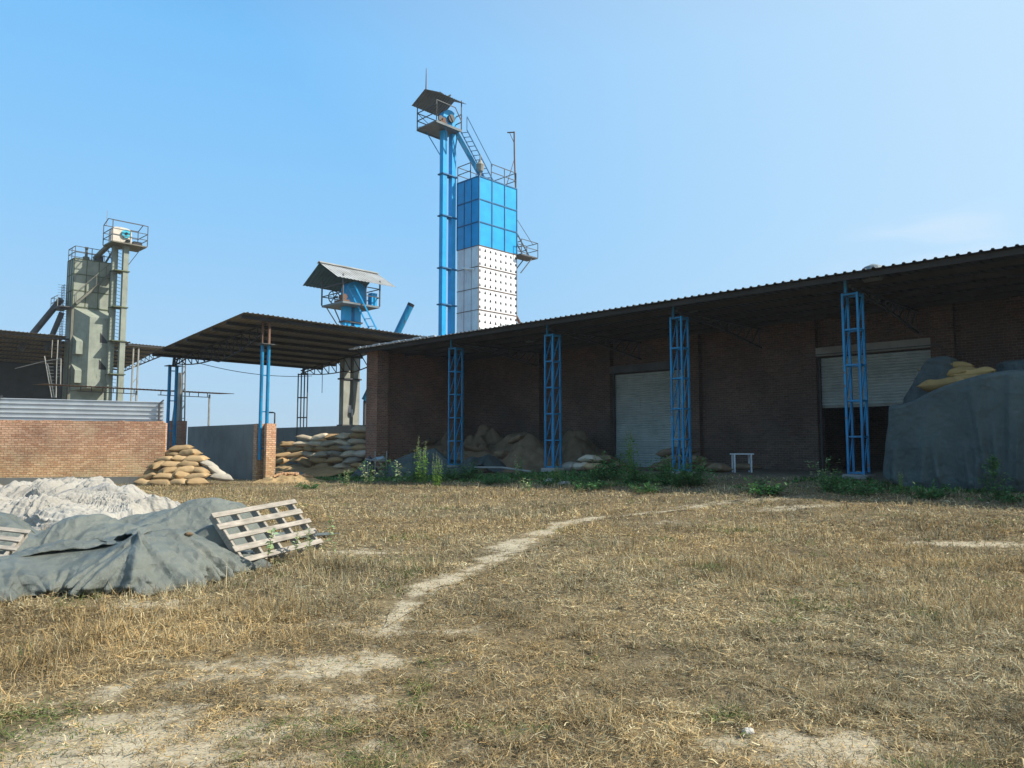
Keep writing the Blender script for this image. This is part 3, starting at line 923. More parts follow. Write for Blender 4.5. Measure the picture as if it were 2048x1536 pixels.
# ================================================================== SMALL BLUE ELEVATOR rising through the canopy
US, VS = 34.3, 22.9
S_ = thing('bucket_elevator', 'short bucket elevator whose gabled corrugated cabin rises just above the canopy roof', 'grain elevator', US, VS, 0)
S_.location = W(36.75, 24.55, -.11); S_.scale = (1.07, 1.07, 1.07); ZC = 6.32
for (u, v) in ((34.42, 22.5), (34.42, 23.12)):
    b = MB(); b.box(u - .2, u + .2, v - .2, v + .2, -.2, ZC - .03); b.build('leg', 'grey_leg', S_)
    b = MB(); b.box(u - .2, u + .2, v - .2, v + .2, ZC - .028, 9.3); b.build('upper_leg', 'blue_paint', S_)
for z in (2.6, 5.1, 8.2):
    b = MB(); b.box(34.15, 34.69, 22.22, 23.4, z - .04, z + .04); b.build('flange_band', 'steel_dark', S_)
b = MB()
for (z, du) in ((3.5, 0), (3.3, .1)): b.box(34.19, 34.218, 22.62 + du * 2, 22.78 + du, z - .22, z + .18)
b.build('paper_notice', 'white_paint', S_)
zs = 9.12; a0, a1, b0, b1 = 33.45, 35.5, 21.65, 24.0
b = MB(); b.box(a0, a1, b0, b1, zs - .1, zs); b.build('platform_deck', 'deck_grey', S_)
b = MB(); rail(b, [(a0, b0), (a1, b0), (a1, b1), (a0, b1), (a0, b1 - .9)], zs, .95, .045)
for u in (a0, a1):
    for v in (b0, b1): b.bar((u, v, zs), (u, v, 10.55), .06, .06, up=(0, 1, 0))
b.build('railing', 'steel_dark', S_)
b = MB(); b.bar((35.4, 21.9, zs - .1), (34.6, 22.4, 7.6), .05, .05); b.bar((35.4, 22.4, zs - .1), (34.62, 22.6, 7.6), .05, .05); b.build('knee_brace', 'steel_grey', S_)
ur, rv0, rv1, zr = 34.95, 21.13, 24.86, 11.32
b = MB(); b.sheet((ur, rv0, zr), (ur, rv1, zr), (36.65, rv0, 10.32), .22, .03, .006, under=1); b.build('roof', ['roof_top', 'roof_teal'], S_)
b = MB(); b.sheet((ur, rv0, zr), (ur, rv1, zr), (33.15, rv0, 10.27), .22, .03, .006, under=1); b.build('roof', ['roof_top', 'roof_teal'], S_)
b = MB(); b.prism([(ur - .18, rv0 - .05, zr - .03), (ur, rv0 - .05, zr + .09), (ur + .18, rv0 - .05, zr - .03), (ur, rv0 - .05, zr + .05)], (0, rv1 - rv0 + .1, 0)); b.build('ridge_cap', 'steel_grey', S_)
hd = bpy.data.objects.new('elevator_head', None); COL.objects.link(hd); hd.parent = S_
b = MB(); poly = [(34.1, 22.3, zs + .02)]
for k in range(13):
    a = math.pi * k / 12; poly.append((34.1, 22.95 - .65 * math.cos(a), zs + .8 + .5 * math.sin(a)))
poly.append((34.1, 23.6, zs + .02)); b.prism(poly, (.55, 0, 0)); b.build('hood', 'blue_paint', hd)
b = MB(); b.box(33.7, 34.05, 23.65, 24.0, zs + .02, zs + .75); b.build('gear_box', 'blue_paint', hd)
b = MB(); cx, cy, cz = 34.9, 22.05, zs + .42
ring = [(cx, cy + .36 * math.cos(2 * math.pi * k / 20), cz + .36 * math.sin(2 * math.pi * k / 20)) for k in range(21)]
b.tube(ring, .03, 6, cap=False)
for k in range(6): b.bar((cx, cy, cz), ring[int(k * 20 / 6)], .035, .035)
b.tube([(cx - .3, cy, cz), (cx + .05, cy, cz)], .05, 8)
b.build('flywheel', 'steel_dark', hd)
b = MB(); b.tube([(34.1, 21.95, zs + .3), (33.7, 21.95, zs + .3)], .15, 10); b.box(33.7, 34.5, 21.8, 22.25, zs + .02, zs + .15); b.build('motor', 'steel_rust', hd)
b = MB(); A_ = Vector((33.9, 22.2, 10.1)); B_ = Vector((33.25, 24.0, (ZC + .2) + .05))
for s in (0, .4): b.bar(A_ + Vector((-s * .9, s * .5, 0)), B_ + Vector((-s * .9, s * .5, 0)), .05, .07)
for k in range(9):
    p = A_.lerp(B_, (k + .5) / 9); b.bar(p, p + Vector((-.36, .2, 0)), .05, .03)
b.build('ladder', 'blue_paint', S_)

ch = thing('blue_chute', 'lone sloping blue pipe chute with a dark open mouth above the roofline', 'chute', loc=(0, 0, 0), rot=(0, 0, 0))
p1 = at_depth(822, 609, 43.0); p0 = at_depth(795, 665, 43.0); dd = (p1 - p0); p2 = p0 - dd * 2.4
ch.location = (p2.x, p2.y, 0)
m = MB(False); q = Vector((p2.x, p2.y, 0)); m.tube([p2 - q, p1 - q - dd.normalized() * .12], .2, 16); m.build('pipe', 'blue_column', ch)
m = MB(False); m.tube([p1 - q - dd.normalized() * .12, p1 - q + dd.normalized() * .05], .205, 16); m.build('mouth', 'hole_dark', ch)
m = MB(False); m.tube([Vector((0, 0, p2.z)), Vector((0, 0, -.2))], .09, 8); m.build('support', 'steel_dark', ch)

# ================================================================== FAR MILL ON THE LEFT
UF, VFT = 69.55, 18.8
M_ = thing('grain_dryer', 'weathered sage green dryer tower with a folded duct front and diagonal stair', 'dryer tower', UF, VFT, 0)
FU, FV = 1.85, 2.85
zb_, zt_ = 13.17, 17.3
b = MB(); b.box(UF, UF + FU, VFT, VFT + FV, zb_, zt_); b.build('upper_bin', 'sage_paint', M_)
b = MB()
for z in (zt_ - .03, 15.94, 14.55, zb_):
    b.bar((UF - .012, VFT - .03, z), (UF - .012, VFT + FV, z), .05, .07); b.bar((UF - .03, VFT - .012, z), (UF + FU, VFT - .012, z), .05, .07)
for k in range(4): b.bar((UF - .012, VFT + FV * k / 3, zb_), (UF - .012, VFT + FV * k / 3, zt_), .05, .05, up=(0, 1, 0))
for k in range(4): b.bar((UF + FU * k / 3, VFT - .012, zb_), (UF + FU * k / 3, VFT - .012, zt_), .05, .05, up=(0, 1, 0))
b.build('panel_frame', 'sage_seam', M_)
b = MB(); b.box(UF + .02, UF + FU, VFT + .04, VFT + FV, .0, zb_ - .01); b.build('lower_bin', 'sage_paint', M_)
b = MB(); b.box(UF - .05, UF + .3, VFT - .06, VFT + .1, .2, zb_); b.box(UF - .06, UF + .2, VFT + FV - .06, VFT + FV + .12, .2, zt_ - .6); b.build('corner_post', 'steel_olive', M_)
# projecting duct: hipped top, upright faces
x_out = 1.1
b = MB(); va, vb_ = VFT + 1.05, VFT + FV - .12
zb1, zb2 = 13.0, 12.25
P_ = [(UF, VFT + .15, zb1), (UF, vb_, zb1), (UF - x_out, vb_, zb2), (UF - x_out, va, zb2),
      (UF, VFT + .15, 6.1), (UF, vb_, 6.1), (UF - x_out, vb_, 6.3), (UF - x_out, va, 6.3)]
b.add(P_, [(0, 1, 2, 3), (4, 7, 6, 5), (3, 2, 6, 7), (0, 3, 7, 4), (1, 5, 6, 2), (0, 4, 5, 1)])
b.build('air_duct', 'sage_paint', M_)
for z in (11.15, 8.75):                                # wedge inlets on the duct's flank
    b = MB(); b.prism([(UF - .02, VFT + .12, z - .45), (UF - .85, VFT + .18, z - 1.0), (UF - .85, VFT + .18, z - 2.05), (UF - .02, VFT + .12, z - 2.05)], (0, .5, 0))
    b.build('inlet_wedge', 'sage_paint', M_)
b = MB()
for z in (11.0, 8.75):
    b.prism([(UF - x_out - .006, vb_ - .85, z), (UF - x_out - .006, vb_ - .85, z - .85), (UF - x_out - .006, vb_ - .12, z - .85)], (.03, 0, 0))
b.build('access_hole', 'hole_dark', M_)
b = MB()
for (p, q) in (((UF - .25, VFT + .05, zb_ + .1), (UF - .25, VFT + FV + .1, 16.6)),):
    for du in (0, -.55):
        b.bar((p[0] + du, p[1], p[2]), (q[0] + du, q[1], q[2]), .06, .16)
    for k in range(16):
        t = (k + .5) / 16; pp = Vector(p).lerp(Vector(q), t); b.bar(pp, pp + Vector((-.55, 0, 0)), .2, .03)
    b.bar((p[0] - .55, p[1], p[2] + 1), (q[0] - .55, q[1], q[2] + 1), .045, .045)
    for k in range(5):
        t = k / 4; pp = Vector(p).lerp(Vector(q), t) + Vector((-.55, 0, 0)); b.bar(pp, pp + Vector((0, 0, 1)), .04, .04, up=(0, 1, 0))
b.build('stair', 'steel_olive', M_)
b = MB(); rail(b, [(UF + .02, VFT + FV), (UF + .02, VFT + 1.3), (UF + .02, VFT + .02), (UF + FU * .5, VFT + .02), (UF + FU, VFT + .02), (UF + FU, VFT + FV)], zt_, 1.0, .05); b.build('top_railing', 'steel_dark', M_)
b = MB(); b.tube([(UF + .5, VFT + 1.0, zt_ + q) for q in (0, .3, .35, .9, 1.15)], [.28, .26, .12, .1, .16], 8); b.build('vent_stub', 'steel_olive', M_)
b = MB(); b.box(UF + .3, UF + 1.0, VFT + 1.7, VFT + 2.3, zt_, zt_ + .55); b.build('inlet_box', 'steel_dark', M_)
sp = bpy.data.objects.new('side_landing', None); COL.objects.link(sp); sp.parent = M_
b = MB(); b.box(UF + .1, UF + FU + .9, VFT - .9, VFT - .01, zb_ - .12, zb_ - .04); b.build('deck', 'steel_dark', sp)
b = MB(); rail(b, [(UF + FU + .9, VFT - .02), (UF + FU + .9, VFT - .9), (UF + FU, VFT - .9), (UF + .8, VFT - .9)], zb_, .9, .04); b.build('railing', 'steel_grey', sp)
b = MB()
for k in range(26):
    z = 9.5 + k * .22; b.bar((UF + .55, VFT - .5, z), (UF + 1.35, VFT - .5, z), .02, .02); b.bar((UF + .95, VFT - .12, z), (UF + .95, VFT - .9, z), .02, .02)
for u in (.55, .95, 1.35): b.bar((UF + u, VFT - .5, 5), (UF + u, VFT - .5, 15.0), .035, .035, up=(0, 1, 0))
b.build('ladder_cage', 'steel_dark', sp)
b = MB(); b.tube([tuple((lambda p: (*to_uv(p.x, p.y), p.z))(at_depth(x, y, 62.8))) for x, y in ((123, 598), (66, 667), (40, 700))], .26, 10); b.build('conveyor_pipe', 'steel_dark', M_)
b = MB(); b.tube([tuple((lambda p: (*to_uv(p.x, p.y), p.z))(at_depth(x, y, 63.2))) for x, y in ((124, 625), (104, 672), (92, 700))], .22, 10); b.build('outlet_pipe', 'steel_dark', M_)

L_ = thing('bucket_elevator', 'sage green bucket elevator with cream head cover and cyan disc inside an open cage', 'grain elevator', 67.8, 21.9, 0)
for (u, v) in ((68.15, 21.45), (67.5, 22.1)):
    b = MB(); b.box(u - .21, u + .21, v - .21, v + .21, .2, 18.85); b.build('leg', 'sage_paint', L_)
b = MB()
for z in (7.5, 10.3, 13.2, 16.3):
    b.box(67.2, 68.5, 21.2, 22.4, z - .04, z + .04)
for k in range(40): b.bar((67.6, 21.45, 6.5 + k * .3), (68.0, 21.95, 6.5 + k * .3), .03, .03)
b.build('rungs', 'sage_seam', L_)
zp = 18.62; c0, c1, d0, d1 = 66.7, 69.0, 20.75, 23.55
b = MB(); b.box(c0, c1, d0, d1, zp - .1, zp); b.build('platform_deck', 'steel_olive', L_)
b = MB(); rail(b, [(c0, d0), (c0, (d0 + d1) / 2), (c0, d1), (c1, d1), (c1, d0), (c0, d0)], zp, 1.05, .05)
for u in (c0, c1):
    for v in (d0, d1): b.bar((u, v, zp), (u, v, zp + 1.75), .06, .06, up=(0, 1, 0))
b.bar((c0, d0, zp + 1.75), (c0, d1, zp + 1.75), .06, .06); b.bar((c1, d0, zp + 1.75), (c1, d1, zp + 1.75), .06, .06)
um = (c0 + c1) / 2
for v in (d0, d1):
    b.bar((c0, v, zp + 1.75), (um, v, zp + 2.1), .05, .05); b.bar((um, v, zp + 2.1), (c1, v, zp + 1.75), .05, .05)
b.bar((um, d0, zp + 2.1), (um, d1, zp + 2.1), .05, .05)
b.build('cage', 'steel_dark', L_)
hd = bpy.data.objects.new('elevator_head', None); COL.objects.link(hd); hd.parent = L_
b = MB(); poly = [(67.55, 20.95, zp + .02)]
for k in range(17):
    a = math.pi * k / 16; sx = math.copysign(abs(math.cos(a)) ** .5, math.cos(a)); poly.append((67.55, 21.75 - .8 * sx, zp + .75 + .85 * math.sin(a) ** .6 * .85))
poly.append((67.55, 22.55, zp + .02)); b.prism(poly, (.75, 0, 0)); b.build('hood', 'cream_paint', hd)
b = MB(); b.tube([(67.5, 22.05, zp + .95), (67.38, 22.05, zp + .95)], .36, 18); b.build('pulley_disc', 'cyan_disc', hd)
b = MB(); b.tube([(67.38, 22.05, zp + .95), (67.33, 22.05, zp + .95)], .12, 12); b.tube([(67.3, 22.1, zp + .25), (66.95, 22.1, zp + .25)], .16, 10); b.box(66.9, 67.4, 22.5, 23.2, zp + .02, zp + .3); b.build('motor', 'black_plastic', hd)
b = MB(); b.bar((68.6, 21.1, zp - .0), (UF + .6, VFT + 1.7, zt_ + .3), .35, .25); b.bar((68.9, 21.6, zp - .2), (UF + .9, VFT + 2.6, zt_ + .05), .12, .12); b.build('spout', 'steel_olive', L_)
b = MB(); b.tube([(68.9, 20.95, zp + 1.75), (68.9, 20.95, zp + 3.1)], [.03, .015], 6); b.build('lightning_rod', 'steel_grey', L_)
b = MB()
for p, q in (((66.9, 23.2), (67.3, 22.3)), ((68.8, 21.0), (68.3, 21.4))): b.bar((*p, zp - .1), (*q, zp - 1.7), .05, .05)
b.build('knee_brace', 'steel_dark', L_)

sd = thing('open_shed', 'large dark open-sided shed with brown roof around the green dryer', 'shed', 76, 16, 0)
SH0, SH1 = 69.75, 86.0
def zsd(u): return 10.62 + (9.3 - 10.62) * (u - SH0) / 11
b = MB()
b.sheet((SH0, 2, zsd(SH0)), (SH0, 18.6, zsd(SH0)), (SH1, 2, zsd(SH1)), .3, .04, .01)
b.sheet((71.6, 18.6, zsd(71.6)), (71.6, 21.75, zsd(71.6)), (SH1, 18.6, zsd(SH1)), .3, .04, .01)
b.sheet((SH0, 21.75, zsd(SH0) - .0), (SH0, 23.6, zsd(SH0)), (80.6, 21.75, zsd(80.6)), .3, .04, .01)
b.sheet((SH0 + .3, 23.6, zsd(SH0) - .08), (SH0 + .3, 26.7, zsd(SH0) - .08), (80.6, 23.6, zsd(80.6)), .3, .04, .01)
b.build('roof', 'roof_under', sd)
b = MB()
for k in range(8):
    u = SH0 + .3 + k * 1.5; b.box(u - .05, u + .05, 2.1, 26.4, zsd(u) - .25, zsd(u) - .12)
b.build('purlin', 'purlin', sd)
b = MB(); b.box(80.6, 80.8, 2, 22.3, 0, 9.2); b.box(SH0, 80.8, 2, 2.2, 0, 9.0); b.build('rear_cladding', 'godown_roof', sd)
b = MB()
for v in (26.4,):
    nn = 10
    for k in range(nn):
        u0, u1 = SH0 + .3 + 10.3 * k / nn, SH0 + .3 + 10.3 * (k + 1) / nn
        b.bar((u0, v, zsd(u0) - .9 + .45 * k / nn), (u1, v, zsd(u1) - .9 + .45 * (k + 1) / nn), .08, .08)
        b.bar((u0, v, zsd(u0) - .9 + .45 * k / nn), (u1, v, zsd(u1) - .2), .05, .05); b.bar((u1, v, zsd(u1) - .9 + .45 * (k + 1) / nn), (u1, v, zsd(u1) - .2), .05, .05)
b.build('truss', 'steel_dark', sd)
for (u, v) in ((SH0 + .6, 12), (SH0 + .5, 24.2), (80.2, 26.3), (80.2, 8)):
    b = MB()
    for s in (-.22, .22): b.bar((u, v + s, 0), (u, v + s, zsd(u) - .3), .12, .12, up=(0, 1, 0))
    for k in range(7): b.bar((u, v - .22, .5 + k * 1.3), (u, v + .22, 1.1 + k * 1.3), .05, .05)
    b.build('post', 'steel_grey', sd)
b = MB()                                               # grey ladder tower leaning at the shed mouth
pa = lambda x, y, Y=60.5: (lambda p: Vector((*to_uv(p.x, p.y), p.z)))(at_depth(x, y, Y))
for (x0, y0, x1, y1) in ((89, 712, 104, 795), (95, 727, 109, 795), (114, 718, 112, 795), (122, 718, 121, 770)):
    b.bar(pa(x0, y0), pa(x1, y1), .07, .07)
for k in range(9):
    t = k / 9; b.bar(pa(93 + 12 * t, 727 + 60 * t), pa(106 + 4 * t, 727 + 60 * t), .045, .045); 
    if k < 6: b.bar(pa(114 - 1 * t, 720 + 60 * t), pa(122, 720 + 60 * t), .045, .045)
b.bar(pa(92, 722), pa(122, 717), .06, .06); b.bar(pa(30, 737), pa(90, 722), .05, .05); b.bar(pa(114, 718), pa(116, 680), .07, .07); b.bar(pa(103, 716), pa(105, 680), .05, .05)
b.build('access_ladder', 'steel_grey', sd)

aw = thing('awning', 'thin rusty awning sheet on slim posts behind the boundary walls', 'awning', 53, 20, 0)
b = MB(); b.sheet((52.9, 12.9, 5.32), (52.9, 25.2, 5.32), (55.4, 12.9, 5.42), .25, .03, .008); b.build('roof', 'seam_rust', aw)
for v in (18.5, 23.5):
    b = MB(); b.bar((53.3, v, 0), (53.3, v, 5.2), .1, .1, up=(0, 1, 0)); b.build('post', 'steel_grey', aw)
for v0 in (18.5, 23.5):
    b = MB(); b.bar((53.3, v0 - 3.6, 5.0), (53.3, v0, 5.0), .05, .05)
    for k in range(6): b.bar((53.3, v0 - 3.4 + k * .65, 5.0), (53.3, v0 - 3.4 + k * .65, 5.3), .04, .04)
    b.build('truss', 'steel_dark', aw)
pp = at_depth(355, 850, 43.5)
br = thing('brick_pillar', 'broken whitish concrete post on a brick base behind the blue pipe pair', 'pillar', loc=(pp.x, pp.y, 0), rot=(0, 0, 0))
m = MB(False); m.box(-.42, .42, -.3, .3, 0, 2.95); m.build('brick_base', 'brick_red', br)
m = MB(False); m.prism([(-.3, -.1, 2.952), (.12, -.1, 2.952), (.18, -.1, 5.4), (.12, -.1, 5.75), (-.02, -.1, 5.75), (-.08, -.1, 5.2)], (0, .25, 0)); m.build('post', 'concrete', br)
m = MB(False)
for x in (.22, .4): m.bar((x, 0, 2.952), (x - .08, 0, 7.1), .06, .06, up=(0, 1, 0))
for k in range(8): m.bar((.22 - .01 * k, 0, 3.1 + k * .5), (.40 - .01 * k, 0, 3.1 + k * .5 + (.3 if k % 2 else 0)), .04, .04)
m.bar((-.8, 0, 7.0), (.4, 0, 7.1), .05, .05)
m.build('lattice', 'steel_grey', br)
# ================================================================== GROUND
def axis(a, b, step, far):
    mid = np.arange(a, b + 1e-6, step)
    out = [far * (.5 ** k) for k in range(6)]
    return mid, out
xm = np.arange(-30, 30.01, .25); ym = np.arange(-2, 46.01, .25)
xs = np.concatenate([[-600, -300, -150, -80, -50, -40], xm, [40, 50, 80, 150, 300, 600]])
ys = np.concatenate([[-600, -200, -60, -20, -8], ym, [52, 64, 90, 150, 300, 600, 900]])
GX, GY = np.meshgrid(xs, ys)
GZ = gz(GX, GY)
BARE = []                                             # (x, y, rx, ry, rot, amount) sandy patches
def patch(px, py, rx, ry, amt=1., rot=0.):
    p = on_ground(px, py); BARE.append((p.x, p.y, rx, ry, rot, amt))
for a in ((250, 1500, .75, .45, .9), (120, 1530, .6, .4, .8), (310, 1440, .55, .3, .7), (420, 1490, .6, .35, .6), (180, 1400, .4, .3, .5),
          (430, 1350, .5, .3, .55), (520, 1330, .5, .3, .6), (680, 1330, .45, .35, .8), (600, 1365, .5, .3, .5), (755, 1320, .3, .25, .8), (560, 1440, .6, .35, .55),
          (720, 1410, .5, .3, .5), (600, 1530, .5, .3, .6), (800, 1515, .5, .3, .55), (780, 1265, .3, .25, .8), (920, 1265, .3, .25, .5), (860, 1345, .4, .3, .4),
          (290, 1210, .6, .4, .75), (460, 1235, .4, .3, .4), (710, 1105, .6, .5, .7), (690, 1250, .4, .3, .4),
          (1560, 1490, .45, .2, .85), (1650, 1495, .5, .22, .9), (1750, 1500, .4, .22, .7), (1700, 1525, .5, .2, .7), (1590, 1520, .4, .2, .6), (1960, 1310, .5, .3, .35),
          (1900, 1088, 1.1, .30, .8), (1980, 1092, .9, .28, .75), (1830, 1074, .9, .2, .5), (1250, 1115, .8, .25, .4), (1320, 1045, 1.0, .3, .5), (1600, 1015, 1.5, .3, .7), (1380, 1012, 1.0, .25, .5), (1480, 1003, 2.0, .4, .55),
          (1180, 1100, .8, .3, .4), (900, 1130, .8, .3, .4), (600, 1000, 1.5, .5, .3), (750, 1000, 1.5, .5, .2), (1300, 1330, .3, .15, .4), (1050, 1440, .4, .2, .3), (880, 1500, .4, .2, .4)):
    patch(*a[:4], a[4])
PATH = [(765, 1262, .16), (800, 1222, .26), (835, 1188, .30), (880, 1165, .42), (930, 1148, .40), (960, 1128, .52), (1000, 1105, .6), (1045, 1085, .6), (1090, 1066, .62), (1115, 1055, .6),
        (1150, 1043, .45), (1190, 1037, .42), (1260, 1031, .42), (1330, 1024, .38), (1400, 1014, .35)]
PW = [(on_ground(x, y), w) for x, y, w in PATH]
def bare(x, y):
    x = np.asarray(x, float); y = np.asarray(y, float)
    b = np.zeros_like(x)
    for cx, cy, rx, ry, rot, amt in BARE:
        b = np.maximum(b, amt * np.exp(-(((x - cx) / rx) ** 2 + ((y - cy) / ry) ** 2)))
    for (p, w), (q, w2) in zip(PW[:-1], PW[1:]):
        ax, ay, bx, by = p.x, p.y, q.x, q.y
        t = np.clip(((x - ax) * (bx - ax) + (y - ay) * (by - ay)) / ((bx - ax) ** 2 + (by - ay) ** 2), 0, 1)
        d = np.hypot(x - ax - t * (bx - ax), y - ay - t * (by - ay))
        ww = w + (w2 - w) * t
        b = np.maximum(b, np.exp(-(d / (ww * (.22 + .5 * vnoise(x * 1.1, y * 1.1, 3)))) ** 2) * np.clip(-.12 + 1.8 * fbm(x * 1.7, y * 1.7, 17), 0, 1.2))
    return b
gb = bare(GX, GY)
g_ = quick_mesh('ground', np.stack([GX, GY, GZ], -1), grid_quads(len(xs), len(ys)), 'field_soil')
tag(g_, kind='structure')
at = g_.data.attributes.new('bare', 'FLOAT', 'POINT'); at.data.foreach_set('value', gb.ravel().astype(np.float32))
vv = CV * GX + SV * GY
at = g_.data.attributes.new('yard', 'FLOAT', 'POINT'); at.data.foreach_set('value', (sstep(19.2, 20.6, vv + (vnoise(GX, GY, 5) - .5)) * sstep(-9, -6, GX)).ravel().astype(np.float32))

# trodden path as its own strip, following the ground
def path_strip():
    dense = []
    for (p, w), (q, w2) in zip(PW[:-1], PW[1:]):
        n = max(2, int((q - p).length / .12))
        for k in range(n): dense.append((p.lerp(q, k / n), w + (w2 - w) * k / n))
    V_, F_ = [], []
    m = 9
    for i, (p, w) in enumerate(dense):
        q = dense[min(i + 1, len(dense) - 1)][0]; o = dense[max(i - 1, 0)][0]
        d = Vector((q.x - o.x, q.y - o.y, 0)).normalized(); s = Vector((-d.y, d.x, 0))
        e = min(1, i / 8, (len(dense) - 1 - i) / 8 + .05)
        wl = .72 * w * e * (.3 + 1.2 * vnoise(p.x * 3.1, p.y * 3.1, 1)); wr = .72 * w * e * (.3 + 1.2 * vnoise(p.x * 3.3, p.y * 3.3, 4))
        for k in range(m):
            t = k / (m - 1) * 2 - 1
            c = p + s * (t * (wl if t > 0 else wr))
            V_.append((c.x, c.y, 0))
    V_ = np.array(V_); 
    # height read off the ground grid itself
    ix = np.clip(np.searchsorted(xs, V_[:, 0]) - 1, 0, len(xs) - 2); iy = np.clip(np.searchsorted(ys, V_[:, 1]) - 1, 0, len(ys) - 2)
    z = np.maximum.reduce([GZ[iy, ix], GZ[iy, ix + 1], GZ[iy + 1, ix], GZ[iy + 1, ix + 1]])
    fx = (V_[:, 0] - xs[ix]) / (xs[ix + 1] - xs[ix]); fy = (V_[:, 1] - ys[iy]) / (ys[iy + 1] - ys[iy])
    zb = (GZ[iy, ix] * (1 - fx) + GZ[iy, ix + 1] * fx) * (1 - fy) + (GZ[iy + 1, ix] * (1 - fx) + GZ[iy + 1, ix + 1] * fx) * fy
    V_[:, 2] = zb + .012
    o = quick_mesh('dirt_path', V_, grid_quads(m, len(dense)), 'field_soil')
    a = o.data.attributes.new('bare', 'FLOAT', 'POINT'); a.data.foreach_set('value', bare(V_[:, 0], V_[:, 1]).astype(np.float32))
    tag(o, kind='structure')
path_strip()

# ================================================================== HEAPS (shape under the sheets)
GREEN = [(-5.35, 8.2, .30, .75, .5, .2), (-4.25, 8.8, .34, .8, .5, .9), (-3.6, 9.5, .40, .5, .5, .8), (-6.6, 8.0, .30, .7, .6, 0),
         (-4.7, 11.3, .46, 1.15, .6, .4), (-3.75, 11.2, .46, .55, .6, .3), (-7.4, 10.3, .46, 1.0, .7, -.3), (-8.8, 10.4, .46, .9, .9, 0), (-5.8, 10.5, .30, .8, .5, .3)]
def h_green(x, y):
    h = gauss(x, y, GREEN)
    h = h * (.75 + .5 * vnoise(x * 2.3, y * 2.3, 9)) + .05 * vnoise(x * 5, y * 5, 2) * (h > .08)
    return gz(x, y) + .02 + h
WHITE = [(-10.6, 17.2, .52, 2.0, 1.3, .1), (-8.6, 16.0, .42, 1.4, 1.1, -.3), (-12.6, 16.4, .52, 1.5, 1.4, 0), (-7.3, 15.2, .28, .9, .7, -.4),
         (-9.6, 14.4, .34, 1.5, .8, .2), (-11.8, 14.4, .42, 1.3, .8, 0), (-8.0, 14.0, .22, .8, .6, 0), (-13.8, 15.0, .42, 1.2, 1.2, 0)]
def h_white(x, y):
    h = gauss(x, y, WHITE)
    h = h * (.7 + .6 * vnoise(x * 1.7, y * 1.7, 4)) + .10 * vnoise(x * 3.3, y * 3.3, 6) * (h > .08)
    return gz(x, y) + .02 + h

def settle(P, s=0, front=.16, back=.05, left=.02, right=.10):
    # lay the hems down on the ground
    ny, nx, _ = P.shape
    Yg, Xg = np.meshgrid(np.linspace(0, 1, ny), np.linspace(0, 1, nx), indexing='ij')
    w = np.maximum.reduce([1 - sstep(0, f, t) for f, t in ((front, Yg), (back, 1 - Yg), (left, Xg), (right, 1 - Xg)) if f > 0])
    g0 = gz(P[..., 0], P[..., 1]) + .03 + .10 * creases(P[..., 0], P[..., 1], 40 + s, 1.6) * vnoise(P[..., 0] * 1.2, P[..., 1] * 1.2, s)
    P[..., 2] += (np.minimum(g0, P[..., 2]) - P[..., 2]) * w
    return P
pd = np.array((-4.7 + 5.9, 11.6 - 9.9)); pd = pd / np.hypot(*pd)
def pleats(x, y):
    q = -(x + 5.3) * pd[1] + (y - 10.4) * pd[0]; p = (x + 5.3) * pd[0] + (y - 10.4) * pd[1]
    q = q * (1 - .22 * np.clip(p, -1, 1)) + .12 * fbm(x * 1.3, y * 1.3, 2)
    m = sstep(-6.3, -5.3, x) * sstep(-3.6, -4.3, x)
    return m * (.10 * np.abs(2 * vnoise(q * 3.2, p * .25, 7) - 1) ** .7 + .05 * np.abs(2 * vnoise(q * 7, p * .4, 8) - 1))
P_ = drape(h_green, plan_grid(-9.6, -3.55, 9.4, 12.3, 170, 90, 5, .2, rot=.04), 1.10, 50, 6, 3, .14)
P_[..., 2] += .26 * (facets(P_[..., 0], P_[..., 1], 3, 1.0) - .4) + .10 * facets(P_[..., 0], P_[..., 1], 5, 3.0) - .03 + pleats(P_[..., 0], P_[..., 1])
o = cloth_obj('tarpaulin', settle(P_, 1, .04, .05, .02, .08), 'tarp_green')
tag(o, 'wide grey green tarpaulin draped over the rear of the heap, next to the white sheets', 'tarpaulin', 'grey green tarpaulins')
